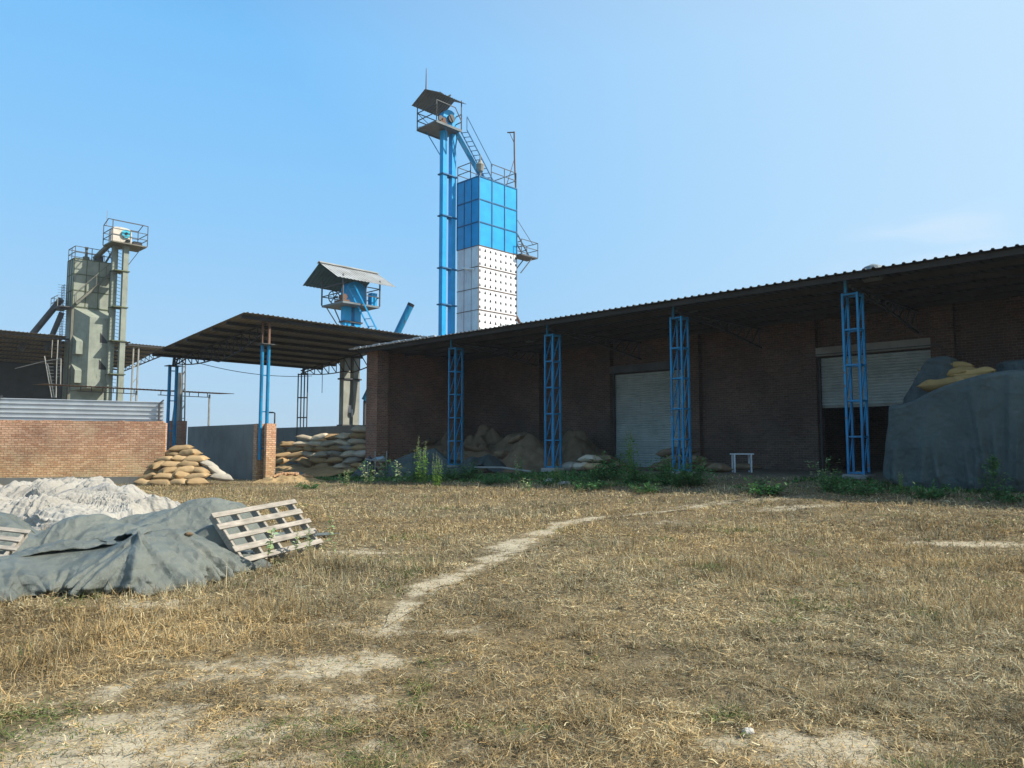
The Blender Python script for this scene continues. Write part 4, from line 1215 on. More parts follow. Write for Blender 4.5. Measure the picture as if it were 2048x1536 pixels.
def front_cover():
    hem = [on_ground(*q) for q in ((-420, 1235), (-200, 1225), (-60, 1212), (30, 1200), (130, 1183), (220, 1190), (300, 1188), (380, 1172), (440, 1158), (488, 1142), (520, 1112))]
    tops = [.30, .34, .36, .33, .30, .46, .50, .48, .42, .26, .08]
    pts, tp = [], []
    for k in range(len(hem) - 1):
        n = max(2, int((hem[k + 1] - hem[k]).length / .014))
        for i in range(n):
            t = i / n; pts.append(hem[k].lerp(hem[k + 1], t)); tp.append(tops[k] + (tops[k + 1] - tops[k]) * t)
    X = np.array([p.x for p in pts]); Y = np.array([p.y for p in pts]); T = np.array(tp)
    ker = np.hanning(119)[1:-1]; ker = ker / ker.sum()
    for arr in (X, Y, T): arr[:] = np.convolve(np.pad(arr, 58, mode='edge'), ker, 'valid')
    gx, gy = np.gradient(X), np.gradient(Y); ln = np.hypot(gx, gy); nx_, ny_ = gy / ln, -gx / ln        # outward, towards the field
    s = np.cumsum(ln); L_ = s[-1]
    T = T * (.82 + .4 * vnoise(s * 1.6, 0 * s, 5)) + .05
    rows = []; M1, M2 = 90, 56
    g0 = gz(X, Y)
    for j in range(M1):
        t = j / (M1 - 1)
        o = .10 - .62 * t ** 1.25 + falls(s, np.full_like(s, t), 5, L_, 80, .30, .11) * (1 - .3 * t) + .55 * (facets(s * 1.3, np.full_like(s, t * .75), 9, 1.3) - .5) + .20 * (facets(s, np.full_like(s, t * .7), 12, 3.6) - .5)
        z = g0 + .015 + (T) * np.clip((t - .04) / .96, 0, 1) ** .72 * (.85 + .3 * facets(s * 1.1, np.full_like(s, t * .5), 21, 1.1)) + .02 * creases(s, np.full_like(s, t), 4, 2.) * (1 - t)
        rows.append(np.stack([X + nx_ * o, Y + ny_ * o, z], -1))
    x1, y1 = X - nx_ * .52, Y - ny_ * .52
    for j in range(1, M2):
        t = j / (M2 - 1); o = -.52 - .95 * t
        xx, yy = X + nx_ * o, Y + ny_ * o
        z = g0 + .015 + T * (1 - .45 * t ** 1.5) + .05 * np.sin(min(t * 6, np.pi)) * vnoise(s * 2, 0 * s, 3) + .30 * (facets(xx, yy, 6, 1.7) - .5) * min(1, .35 + t * 4) + .09 * (facets(xx, yy, 7, 4.2) - .5)
        rows.append(np.stack([xx, yy, z], -1))
    return np.array(rows)
o = cloth_obj('tarpaulin', front_cover(), 'tarp_green', sub=0)
tag(o, 'crumpled grey green tarpaulin lying in front, its hem spread on the dry grass', 'tarpaulin', 'grey green tarpaulins')
def white_sheet(args, sl, seed, lab, lift=0., n=(190, 150)):
    P_ = drape(lambda x, y: h_white(x, y) + lift, plan_grid(*args[:4], *n, seed, .3, rot=args[4]), sl, 30, 5, seed, .2, stiff=.35)
    x, y = P_[..., 0], P_[..., 1]
    P_[..., 2] += .26 * rolls(x, y, seed, .8) * (.6 + .8 * fbm(x * .8, y * .8, 3)) - .22 + .10 * facets(x, y, seed, 1.2) + .17 * rolls(x, y, seed + 2, 1.5) * sstep(.3, .55, fbm(x * .7, y * .7, seed))
    o = cloth_obj('plastic_sheet', settle(P_, seed, .08, .06, .03, .10), 'tarp_white'); tag(o, lab, 'tarpaulin', 'crumpled white plastic sheets')
white_sheet((-14.6, -8.6, 13.6, 18.6, .05), 1.2, 21, 'large crumpled white plastic sheet on the left half of the white heap')
white_sheet((-10.4, -6.5, 13.3, 17.4, -.25), 1.22, 33, 'creased white plastic sheet trailing towards the sack pile on the right of the white heap', .05)

# ------------------------------------------------------------------ pallets
def pallet_mesh():
    parts = []
    L, B = 1.356, .80
    m = MB(False)
    for k in range(5):
        x = .035 + (L - .07) * k / 4
        t = MB(False); t.box(x - .02, x + .02, 0, B, -.10, 0); parts.append(('stringer', t))
    for k in range(5):
        y = .05 + (B - .10) * k / 4; w = .036 + .006 * ((k * 3) % 2)
        t = MB(False); dz = .002 * k
        j = .02 * ((k * 7) % 3 - 1)
        t.box(-.03 + j, L + .03 + j, y - w, y + w, .002, .024); parts.append(('slat', t))
    return parts
def pallet(name, lab, M, first=None, grp='weathered wooden pallets'):
    e = bpy.data.objects.new(name, None); COL.objects.link(e); e.matrix_world = M; e['_b'] = (0., 0., 0.)
    tag(e, lab, 'pallet', grp)
    if first is None:
        for n, t in pallet_mesh(): t.build(n, 'wood_grey', e, bevel=.004)
    else:
        for ch in first.children:
            q = ch.copy(); COL.objects.link(q); q.parent = e
    return e
def frame(o, yaw, tilt, roll):
    cy, sy = math.cos(yaw), math.sin(yaw)
    a = Vector((cy * math.cos(roll), sy * math.cos(roll), math.sin(roll))); b0 = Vector((-sy, cy, 0)); n = a.cross(b0)
    b_ = b0 * math.cos(tilt) + n * math.sin(tilt); c_ = a.cross(b_)
    return Matrix(((a.x, b_.x, c_.x, o[0]), (a.y, b_.y, c_.y, o[1]), (a.z, b_.z, c_.z, o[2]), (0, 0, 0, 1)))
pal = pallet('wooden_pallet', 'whole slatted wooden pallet propped against the tarpaulin heap with milky weeds before it', frame((-3.184, 9.068, .10 + gzf(-3.18, 9.07)), 1.085, .823, .062))
q = at_depth(-8, 1118, 8.9)
pallet('wooden_pallet', 'wooden pallet cut off by the left edge, half sunk in the tarpaulin folds', frame((q.x - 1.30, q.y - .28, .25), .18, .5, -.14), pal)

# ------------------------------------------------------------------ sacks
def sack_mesh(seed, L=.86, Wd=.52, T=.27):
    rg = np.random.default_rng(seed); nx, ny = 22, 14
    X, Y = np.meshgrid(np.linspace(-1, 1, nx), np.linspace(-1, 1, ny))
    prof = (1 - np.abs(X) ** 3.2) ** .62 * (1 - np.abs(Y) ** 2.6) ** .55
    lump = .8 + .45 * vnoise(X * 1.7 + seed, Y * 1.7, seed)
    puck = .018 * np.sin(Y * 17 + 3 * vnoise(X * 2, Y * 2, seed + 1)) * np.abs(X) ** 3
    ears = 1 + .10 * (np.abs(X) ** 6) * (np.abs(Y) ** 2) - .10 * (1 - np.abs(Y) ** 2) * np.abs(X) ** 4
    wid = 1 - .10 * np.abs(X) ** 3 * (1 - np.abs(Y)) 
    px_ = X * L / 2 * ears + .02 * (vnoise(X * 3, Y * 3, seed + 4) - .5)
    py_ = Y * Wd / 2 * (1 - .12 * (1 - np.abs(X) ** 4) * 0 + .0) + .03 * (vnoise(X * 2, Y * 2, seed + 6) - .5)
    bend = rg.uniform(-.05, .03) * (X ** 2 - .3) + rg.uniform(-.03, .03) * X + rg.uniform(-.025, .025) * Y
    top = T / 2 * prof * lump * 1.15 + puck + bend
    bot = -T / 2 * prof * (.85 + .2 * vnoise(X * 2, Y * 2, seed + 9)) + puck + bend
    Vt = np.stack([px_, py_, top + .004], -1).reshape(-1, 3); Vb = np.stack([px_, py_, bot - .004], -1).reshape(-1, 3)
    q = grid_quads(nx, ny); N = nx * ny
    rim = list(range(nx)) + [nx - 1 + nx * j for j in range(1, ny)] + [N - 1 - i for i in range(1, nx)] + [nx * j for j in range(ny - 2, 0, -1)]
    rq = [(rim[i], rim[(i + 1) % len(rim)], rim[(i + 1) % len(rim)] + N, rim[i] + N) for i in range(len(rim))]
    return np.concatenate([Vt, Vb]), np.concatenate([q, q[:, ::-1] + N, np.array(rq)[:, ::-1]])
SACKS = {}
def sack_data(kind, mat):
    if (kind, mat) not in SACKS:
        V_, Q_ = sack_mesh(kind * 7 + 3, T=.25 + .03 * (kind % 3), L=.84 + .05 * (kind % 2))
        o = quick_mesh('grain_sack', V_, Q_, mat)
        SACKS[kind, mat] = o.data; bpy.data.objects.remove(o)
    return SACKS[kind, mat]
def sack(loc, rz, mat, lab, grp, rx=0., ry=0., sc=1., name='grain_sack'):
    o = bpy.data.objects.new(name, sack_data(rnd.randrange(5), mat)); COL.objects.link(o)
    o.location = loc; o.rotation_euler = (rx, ry, rz); o.scale = (sc, sc * rnd.uniform(.95, 1.08), sc * rnd.uniform(.92, 1.1))
    return tag(o, lab, 'sack', grp)
ORD = ['first', 'second', 'third', 'fourth', 'fifth', 'sixth', 'seventh', 'eighth', 'ninth', 'tenth']
LOOK = {'jute_tan': 'tan jute sack', 'jute_pale': 'pale sack', 'jute_grey': 'grey sack', 'jute_ochre': 'ochre jute sack', 'jute_brown': 'brown jute sack'}
ROWN = ['bottom row', 'second row up', 'third row up', 'fourth row up', 'fifth row up', 'sixth row up', 'top row']

# pile against the grey plastered wall
def dlt(): return rnd.uniform(-.12, .12)
rowsA = [(0, [302, 332, 368, 400]), (1, [306, 338, 372, 403]), (2, [316, 347, 380, 405]), (3, [326, 354, 388]), (4, [340, 372, 399]), (5, [352, 386]), (6, [368])]
for k, xs_ in rowsA:
    for i, x in enumerate(xs_):
        p = at_depth(x - 6, 900, 28.6 + .28 * k + .25 * rnd.random() + (.4 if x < 320 else 0))
        z = gzf(p.x, p.y) + .12 + .212 * k - (.05 if x < 320 else 0)
        sack((p.x, p.y, z), rnd.uniform(-.35, .35) + (.9 if (i + k) % 4 == 3 else 0), 'jute_tan',
             f'tan sack, {ORD[i]} from left, {ROWN[k]}, small pile by the grey plastered wall',
             'sacks of the small pile', rnd.uniform(-.12, .12), rnd.uniform(-.14, .14) + (-.3 if x < 330 and k else 0), .92)
for i, (x, z, t) in enumerate(((410, .55, .5), (425, .3, .6), (432, .12, .1))):
    p = at_depth(x + 12, 900, 29.8)
    sack((p.x, p.y, z + .15), .5, 'jute_grey', ['grey sack slumped highest on the shaded side of the small pile', 'grey sack leaning in the middle of the shaded side of the small pile', 'grey sack lying lowest on the shaded side of the small pile'][i], 'sacks of the small pile', .1, t)

# big pile in front of the rear wall
rowsB = [(0, [572, 608, 650, 690, 722]), (1, [560, 600, 640, 672, 708]), (2, [566, 596, 622, 646, 676, 702, 727]), (3, [562, 594, 624, 650, 674, 700, 724]),
         (4, [575, 606, 634, 660, 688, 715]), (5, [612, 642, 668, 692, 718]), (6, [722])]
for k, xs_ in rowsB:
    for i, x in enumerate(xs_):
        p = at_v(x, 895, 21.35 + .13 * k + rnd.uniform(-.08, .08))
        z = .42 + .305 * k + (x - 640) * .0009
        mat = 'jute_tan' if k < 2 and x < 690 else ('jute_tan' if x < 590 else rnd.choice(['jute_tan', 'jute_tan', 'jute_pale', 'jute_pale', 'jute_grey']))
        where = 'big sack pile beside the brick pier'
        sack((p.x, p.y, z), rnd.uniform(-.5, .4) + (.9 if (i * 3 + k) % 5 == 4 else 0), mat, f'{LOOK[mat]}, {ORD[i]} from left, {ROWN[k]}, big pile beside brick pier', 'sacks of the big pile',
             rnd.uniform(-.1, .1), rnd.uniform(-.2, .2), 1.14)
p = at_v(612, 915, 21.2); sack((p.x, p.y, .66), -.2, 'jute_tan', 'long tan sack sliding head down over the spilled grain at the big pile', 'sacks of the big pile', .35, .35, 1.1)

# grain mound and sheets at the foot of that pile
def h_mound(x, y):
    u, v = -SV * x + CV * y, CV * x + SV * y
    e = sstep(42.0, 40.0, u) * sstep(30.0, 31.2, u) * sstep(18.2, 21.2, v) * (v < 23.28)
    return gz(x, y) + e * (.22 + .34 * fbm(x * 1.3, y * 1.3, 3)) + .16 * (fbm(x * 4, y * 4, 6) - .5) * e
UU, VV = np.meshgrid(np.linspace(30.8, 42, 100), np.linspace(17.8, 23.27, 54))
XX, YY = -SV * UU + CV * VV, CV * UU + SV * VV
o = quick_mesh('spilled_grain', np.stack([XX, YY, h_mound(XX, YY) - .015], -1), grid_quads(100, 54), 'chaff')
tag(o, 'low mound of spilled grain and chaff under the big sack pile', 'grain heap', kind='stuff')
pg = lambda u0, u1, v0, v1, nx, ny, s: (lambda G: np.stack([-SV * G[..., 0] + CV * G[..., 1], CV * G[..., 0] + SV * G[..., 1]], -1))(plan_grid(u0, u1, v0, v1, nx, ny, s, .3))
P_ = drape(h_mound, pg(33.2, 37.2, 17.2, 19.6, 56, 36, 3), 1.1, 40, 5, 5, .15)
tag(cloth_obj('ground_sheet', P_, 'net_grey'), 'dull grey sheet spread over the foot of the spilled grain mound', 'ground sheet')
P_ = drape(gz, pg(34.5, 38.5, 13.6, 15.4, 50, 30, 5), 1.12, 35, 5, 6, .15)
tag(cloth_obj('netting', P_, 'net_grey'), 'crumpled grey netting dumped on the ground before the plastered wall', 'netting')
P_ = drape(gz, pg(36.8, 38.2, 12.6, 13.6, 30, 24, 9), 1.2, 30, 5, 8, .25)
tag(cloth_obj('black_sheet', P_, 'tarp_dark'), 'small black plastic sheet crumpled at the foot of the small sack pile', 'plastic sheet')

q = at_depth(578, 945, 31.6)
UU, VV = np.meshgrid(np.linspace(q.x - 1.5, q.x + 1.9, 70), np.linspace(q.y - 1.1, q.y + 1.3, 50))
rr = np.exp(-(((UU - q.x) / 1.0) ** 2 + ((VV - q.y) / .75) ** 2) ** 1.2)
quick = gz(UU, VV) - .03 + rr * .26 * (.5 + 1. * fbm(UU * 2, VV * 2, 3)) + np.clip(rr * 3, 0, 1) * .16 * np.floor(4 * vnoise(UU * 5, VV * 7, 2)) / 4
tag(quick_mesh('rubble', np.stack([UU, VV, quick], -1), grid_quads(70, 50), 'chaff', smooth=False), 'loose brick rubble and chaff spilling from the broken end of the plastered wall', 'rubble', kind='stuff')
for k in range(30):
    a = rnd.uniform(0, 6.28); d = rnd.uniform(.1, 1.1); x, y = q.x + .9 * d * math.cos(a), q.y + .6 * d * math.sin(a)
    m = MB(False); l_ = rnd.uniform(.06, .12); m.box(-l_, l_, -.055, .055, 0, .07)
    r_ = float(np.exp(-(((x - q.x) / 1.0) ** 2 + ((y - q.y) / .75) ** 2) ** 1.2))
    tag(m.build('loose_brick', 'brick_field', None, (x, y, gzf(x, y) + r_ * .30 + .02), (rnd.uniform(-.3, .3), rnd.uniform(-.4, .4), a), bevel=.008), 'loose broken brick in the rubble at the end of the plastered wall', 'brick', 'loose bricks in the rubble')
# loose jute bag heap inside the verandah
def h_jute(x, y):
    u, v = -SV * x + CV * y, CV * x + SV * y
    h = np.zeros_like(u)
    for cu, cv_, a, su, sv in ((28.9, 24.8, 1.9, 1.5, 2.0), (26.2, 25.2, 2.0, 1.8, 1.9), (23.6, 24.6, 1.75, 1.7, 1.4), (21.9, 23.7, 1.45, 1.4, 1.2), (27.6, 23.2, 1.0, 1.4, 1.0), (24.6, 23.2, 1.1, 1.3, 1.0), (21.0, 25.6, 1.5, 1.4, 1.3)):
        h = np.maximum(h, a * np.exp(-(((u - cu) / su) ** 2 + ((v - cv_) / sv) ** 2) ** 1.2))
    return gz(x, y) + .84 * h * (.75 + .5 * vnoise(x * 1.9, y * 1.9, 3))
def bag_lumps(x, y, seed, n, rad):
    rg = np.random.default_rng(seed); h = np.zeros_like(x)
    x0, x1, y0, y1 = x.min(), x.max(), y.min(), y.max()
    for k in range(n):
        cx, cy = rg.uniform(x0, x1), rg.uniform(y0, y1); r = rad * rg.uniform(.7, 1.3); a = rg.uniform(0, 3.14); e = rg.uniform(.5, .9)
        dx, dy = x - cx, y - cy
        p, q = dx * np.cos(a) + dy * np.sin(a), (-dx * np.sin(a) + dy * np.cos(a)) / e
        d = np.clip(1 - (p * p + q * q) / (r * r), 0, 1)
        h = np.maximum(h, np.sqrt(d) * r * .55 * rg.uniform(.6, 1.2))
    return h
UU, VV = np.meshgrid(np.linspace(19.3, 30.15, 200), np.linspace(21.6, 27.05, 110))
XX, YY = -SV * UU + CV * VV, CV * UU + SV * VV
hj = h_jute(XX, YY); hj_ = np.clip((hj - gz(XX, YY)) * 4, 0, 1)
hj = hj + hj_ * (bag_lumps(XX, YY, 4, 420, .36) + .10 * facets(XX, YY, 8, 2.4)) - .02
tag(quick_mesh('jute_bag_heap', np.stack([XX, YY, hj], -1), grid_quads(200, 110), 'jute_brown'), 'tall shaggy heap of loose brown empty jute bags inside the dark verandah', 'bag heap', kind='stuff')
spots = [(838, 893, 23.2), (860, 880, 23.6), (820, 905, 22.9), (850, 912, 22.7), (915, 885, 23.0), (945, 892, 22.8), (985, 880, 22.9), (1010, 905, 22.7), (960, 868, 23.6), (925, 905, 22.4), (1035, 895, 23.2), (990, 915, 22.3)]
names = ['beside the end wall, lower left of the bag heap', 'high up where the bag heap meets the end wall', 'lowest against the end wall', 'in front of the end wall by the dark sheets', 'just left of the nearest-to-pier blue column, mid heap',
         'behind the first blue column, bulging', 'draped over the crest of the bag heap', 'on the right shoulder of the bag heap', 'near the top of the bag heap', 'under the crest behind the first blue column', 'between the first and second blue columns', 'at the foot of the bag heap']
for (x, y, v), nm in zip(spots, names):
    p = at_v(x, y, v)
    z = float(h_jute(np.array([p.x]), np.array([p.y]))[0]) + .16
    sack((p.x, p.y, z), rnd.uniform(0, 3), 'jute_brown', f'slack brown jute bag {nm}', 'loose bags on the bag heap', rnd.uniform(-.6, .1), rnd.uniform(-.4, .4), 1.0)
inner = [(1142, 935, 21.9, .13, 'grey sack lying flat just right of the second blue column', 'jute_grey', 0), (1163, 935, 21.8, .15, 'pale sack in the bottom row between the second and third blue columns', 'jute_pale', 0),
         (1190, 936, 21.8, .15, 'tan sack behind the leafy bush, bottom row', 'jute_tan', .3), (1180, 915, 22.0, .42, 'plump pale sack topping the little stack behind the leafy bush', 'jute_pale', .2),
         (1205, 915, 22.4, .40, 'brown sack tucked behind the plump pale sack', 'jute_brown', .6), (1232, 925, 22.8, .2, 'brown sack at the foot of the closed shutter', 'jute_brown', .1),
         (1437, 936, 23.0, .14, 'flat brown sack on the verandah floor beside the white trestle', 'jute_brown', 0), (1490, 932, 24.0, .16, 'dark brown sack under the white trestle', 'jute_brown', .2)]
for x, y, v, dz, lab, mat, a in inner:
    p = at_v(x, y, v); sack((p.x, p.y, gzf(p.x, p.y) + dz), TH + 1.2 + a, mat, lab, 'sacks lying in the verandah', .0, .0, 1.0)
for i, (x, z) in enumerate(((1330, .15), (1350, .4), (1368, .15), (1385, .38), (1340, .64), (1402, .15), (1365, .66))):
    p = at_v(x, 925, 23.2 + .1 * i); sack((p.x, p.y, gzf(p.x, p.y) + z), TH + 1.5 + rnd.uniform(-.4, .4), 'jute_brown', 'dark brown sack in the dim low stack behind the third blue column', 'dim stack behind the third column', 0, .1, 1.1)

# covered stack at the right edge
U4 = lambda x, y: (-SV * x + CV * y, CV * x + SV * y)
def h_stack(x, y):
    u, v = U4(x, y)
    n = .12 * (fbm(u * 1.5, v * 1.5, 3) - .5)
    ht = 2.38 + .62 * sstep(6.1, 4.2, u + n) + n - .25 * sstep(5.8, 6.1, u)
    e = sstep(6.14, 6.02, u + n * .6) * sstep(18.98, 19.10, v + n * .8) * sstep(23.2, 23.0, v)
    back = sstep(5.9, 5.5, u) * sstep(20.1, 20.5, v + n)
    return gz(x, y) + e * (ht - gz(x, y) * .0 - .45) + back * e * .55
def stack_cover():
    # plan outline of the stack from its back left corner round the front to the right
    path = [(6.06, 21.6), (6.06, 19.15), (6.0, 19.0), (5.85, 18.95), (-1.6, 18.95)]
    pts = []
    for (a, c), (b, d) in zip(path[:-1], path[1:]):
        n = max(2, int(math.hypot(b - a, d - c) / .045))
        for k in range(n): pts.append((a + (b - a) * k / n, c + (d - c) * k / n))
    U_ = np.array([p[0] for p in pts]); V_ = np.array([p[1] for p in pts]); N = len(pts)
    nu, nv = np.gradient(V_), -np.gradient(U_); ln = np.hypot(nu, nv) + 1e-9; nu, nv = -nu / ln, -nv / ln   # outward
    s = np.cumsum(np.hypot(np.gradient(U_), np.gradient(V_)))
    front = (V_ < 19.1)
    top = 2.42 + .60 * sstep(5.9, 4.0, U_) - .06 * sstep(2.5, .5, U_) + .03 * np.sin(U_ * 4)
    rows = []
    M = 56
    for j in range(M):
        t = j / (M - 1)                               # hem to shoulder
        gx = -SV * U_ + CV * V_; gy = CV * U_ + SV * V_
        z0 = gz(gx, gy) + .02 + .14 * sstep(5.6, 6.1, U_) * 1.5
        z = z0 + (top - z0) * t
        tt = np.full_like(s, t)
        fold = falls(s, tt, 8, s[-1], 52, .26, .10) + .10 * (facets(s, z * .8, 4, .9) - .5) + .035 * (facets(s, z, 5, 3.6) - .5) + .05 * (1 - t)
        o = fold + .16 * np.exp(-((s - 5.05 - .1 * t) / .07) ** 2) * (1 - .5 * t) + .18 * np.exp(-((s - 7.1) / .06) ** 2) * (1 - .25 * t) - .12 * np.exp(-((s - 6.9) / .10) ** 2) * (1 - .3 * t)
        rows.append(np.stack([U_ + nu * o, V_ + nv * o, z], -1))
    for j in range(1, 20):                            # over the shoulder and inward
        t = j / 19
        vi = V_ + np.where(front, 1, 0) * 1.5 * t; ui = U_ - np.where(front, 0, 1) * 1.2 * t
        vi = np.where(front, vi, V_ + (22 - V_) * 0); 
        rows.append(np.stack([ui, np.minimum(vi, 22), top + .05 * np.sin(min(t * 6, 1.57)) + .10 * t + .03 * (creases(ui * 1.3, vi * 1.3, 6, 1.2) - .4) + .02], -1))
    G = np.array(rows)
    X = np.stack([-SV * G[..., 0] + CV * G[..., 1], CV * G[..., 0] + SV * G[..., 1], G[..., 2]], -1)
    return X
tag(cloth_obj('tarpaulin', stack_cover(), 'tarp_slate'), 'slate tarpaulin hanging over the tall covered stack by the half open shutter', 'tarpaulin')
def upper_cover(path, top, bot, depth, seed):
    pts = []
    for (a, c), (b, d) in zip(path[:-1], path[1:]):
        n = max(2, int(math.hypot(b - a, d - c) / .05))
        for k in range(n): pts.append((a + (b - a) * k / n, c + (d - c) * k / n))
    U_ = np.array([p[0] for p in pts]); V_ = np.array([p[1] for p in pts])
    nu, nv = np.gradient(V_), -np.gradient(U_); ln = np.hypot(nu, nv) + 1e-9; nu, nv = -nu / ln, -nv / ln
    s = np.cumsum(np.hypot(np.gradient(U_), np.gradient(V_))); T = top(U_, V_); rows = []
    for j in range(30):
        t = j / 29; z = bot + (T - bot) * t
        o = .09 * (1 - t) + (np.sin(s * 7 + seed) * .05 + np.sin(s * 3.1) * .05) * (1 - t) ** .7 + .05 * creases(s, z, seed, 1.4)
        rows.append(np.stack([U_ + nu * o, V_ + nv * o, z], -1))
    for j in range(1, 14):
        t = j / 13; ui, vi = U_ - nu * depth * t, V_ - nv * depth * t
        rows.append(np.stack([ui, vi, T + .05 * math.sin(min(t * 5, 1.57)) + .05 * (creases(ui, vi, seed, 1.3) - .3)], -1))
    G = np.array(rows); return np.stack([-SV * G[..., 0] + CV * G[..., 1], CV * G[..., 0] + SV * G[..., 1], G[..., 2]], -1)
P_ = upper_cover([(6.05, 22.4), (6.05, 20.35), (5.9, 20.2), (5.1, 20.15), (4.95, 20.3), (4.95, 20.9)], lambda u, v: 2.62 + .98 * sstep(6.15, 5.35, u), 2.2, .45, 3)
tag(cloth_obj('tarpaulin', P_, 'tarp_slate'), 'smaller dark tarpaulin flung over the back corner of the covered stack', 'tarpaulin')
P_ = upper_cover([(4.15, 21.9), (4.1, 20.9), (3.95, 20.7), (-1.6, 20.6)], lambda u, v: 3.46 + 0 * u - .12 * sstep(3, 0, u), 2.5, 1.2, 9)
tag(cloth_obj('tarpaulin', P_, 'tarp_slate'), 'slate sheet covering the top of the stack behind the ochre sacks', 'tarpaulin')
ssk = [(1882, 772, 'left one of the lowest'), (1905, 768, 'middle one of the lowest'), (1932, 762, 'right one of the lowest'), (1895, 752, 'left one of the middle'), (1922, 748, 'middle one of the middle'), (1950, 750, 'right one of the middle'), (1880, 737, 'left one of the topmost'), (1908, 738, 'right one of the topmost')]
for x, y, nm in ssk:
    p = at_v(x, y, 20.15 + (772 - y) * .012); sack((p.x, p.y, p.z), TH + 1.57 + rnd.uniform(-.3, .3), 'jute_ochre', f'ochre sack showing between the slate tarpaulins, {nm} row', 'ochre sacks on the covered stack', .05, .05, .95)
p = at_v(1690, 941, VF)
# ------------------------------------------------------------------ clutter in the shade
o = thing('loose_brick', 'chipped orange brick resting inside the foot of the blue column before the open shutter', 'brick', loc=W(7.6, 21.42, .73), rot=(0, 0, TH + .3))
m = MB(False); m.box(-.14, .14, -.06, .06, .002, .09); m.build('brick_body', 'brick_red', o, bevel=.008)
p = at_v(1484, 918, 23.6); gz0 = gzf(p.x, p.y)
t = thing('trestle', 'small white metal trestle standing against the dark brick wall', 'trestle', loc=(p.x, p.y, gz0), rot=(0, 0, 0))
m = MB(False); m.box(-.36, .36, -.16, .16, .60, .64); m.build('top', 'white_paint', t)
for x in (-.29, .27):
    for y in (-.13, .13):
        m = MB(False); m.bar((x, y, 0), (x, y, .599), .045, .045, up=(0, 1, 0)); m.build('leg', 'white_paint', t)
p = at_v(762, 930, 19.9); gz0 = gzf(p.x, p.y)
t = thing('chair_frame', 'broken dark metal chair frame standing among weeds at the brick pier', 'chair', loc=(p.x, p.y, gz0), rot=(0, 0, .2))
for x in (-.26, .24):
    m = MB(False); m.tube([(x, -.2, 0), (x, -.2, .95), (x, -.14, 1.15)], .028, 6); m.build('leg', 'steel_grey', t)
    m = MB(False); m.tube([(x, .25, 0), (x, .25, .8)], .028, 6); m.build('leg', 'steel_grey', t)
m = MB(False)
for z in (.12, .48, .74): m.bar((-.26, -.2, z), (.24, -.2, z), .05, .035)
m.bar((-.26, -.2, .8), (-.26, .25, .8), .03, .03); m.bar((.24, -.2, .8), (.24, .25, .8), .03, .03)
m.tube([(-.7, -.1, .82), (-.26, -.2, .74), (.24, -.2, .86)], .03, 6)
m.build('frame', 'steel_grey', t)
hb = lambda x, y: gz(x, y) + .9 * np.exp(-(((x - p.x + .1) / .5) ** 2 + ((y - p.y - .05) / .35) ** 2) ** 2)
P_ = drape(hb, plan_grid(p.x - .75, p.x + .35, p.y - .3, p.y + .4, 30, 22, 3, .3), 1.12, 30, 5, 4, .1)
tag(cloth_obj('blue_rag', P_, 'rag_blue'), 'pale blue plastic rag hung over the broken chair frame', 'rag')
for (x, y, v, w, d, hh, mat, lab) in ((838, 926, 20.6, 2.4, 1.3, 1.0, 'tarp_slate', 'dark tarpaulin spread over rubbish between the brick pier and first blue column'), (735, 950, 19.6, .9, .8, .7, 'tarp_dark', 'black plastic heap between the big sack pile and the chair frame'),
                             (962, 936, 21.5, 1.6, .8, .75, 'tarp_slate', 'bluish dark sheet crumpled just right of the first blue column'), (905, 945, 20.6, .8, .6, .3, 'tarp_dark', 'low dark sheet at the base of the first blue column')):
    q = at_v(x, y, v)
    hb = (lambda q, w, d, hh: lambda X, Y: gz(X, Y) + hh * np.exp(-(((X - q.x) / (w * .6)) ** 2 + ((Y - q.y) / (d * .6)) ** 2) ** 1.3) * (.6 + .8 * vnoise(X * 3, Y * 3, 2)))(q, w, d, hh)
    P_ = drape(hb, plan_grid(q.x - w, q.x + w, q.y - d, q.y + d, 54, 36, int(x), .35), 1.14, 35, 5, int(x), .15)
    tag(cloth_obj('dark_tarpaulin', P_, mat), lab, 'tarpaulin')
q0, q1 = at_v(950, 945, 20.4), at_v(1062, 951, 20.4)
t = thing('grey_pipe', 'long pale pipe lying on the ground left of the second blue column', 'pipe', loc=((q0.x + q1.x) / 2, (q0.y + q1.y) / 2, gzf((q0.x + q1.x) / 2, (q0.y + q1.y) / 2) + .25), rot=(0, 0, 0))
m = MB(False); dv_ = (q1 - q0) / 2; m.tube([(-dv_.x, -dv_.y, -.0), (0, 0, .02), (dv_.x, dv_.y, -.1)], .04, 8); m.build('pipe_body', 'steel_grey', t)
def rock(name, loc, s, mat, lab, cat):
    bm = bmesh.new(); bmesh.ops.create_icosphere(bm, subdivisions=3, radius=1)
    for v in bm.verts:
        k = 1 + .35 * (float(vnoise(v.co.x * 1.7 + loc[0], v.co.y * 1.7 + v.co.z, 3)) - .5) + .15 * (float(vnoise(v.co.x * 5, v.co.z * 5 + v.co.y * 3, 6)) - .5)
        v.co = Vector((v.co.x * s[0], v.co.y * s[1], v.co.z * s[2])) * k
    me = bpy.data.meshes.new(name); bm.to_mesh(me); bm.free(); me.materials.append(MATS[mat])
    o = bpy.data.objects.new(name, me); COL.objects.link(o); o.location = loc
    return tag(o, lab, cat)
q = on_ground(1497, 1476); rock('pale_stone', (q.x, q.y, q.z + .03), (.034, .026, .02), 'tarp_white', 'fist sized pale stone lying in the foreground grass', 'stone')
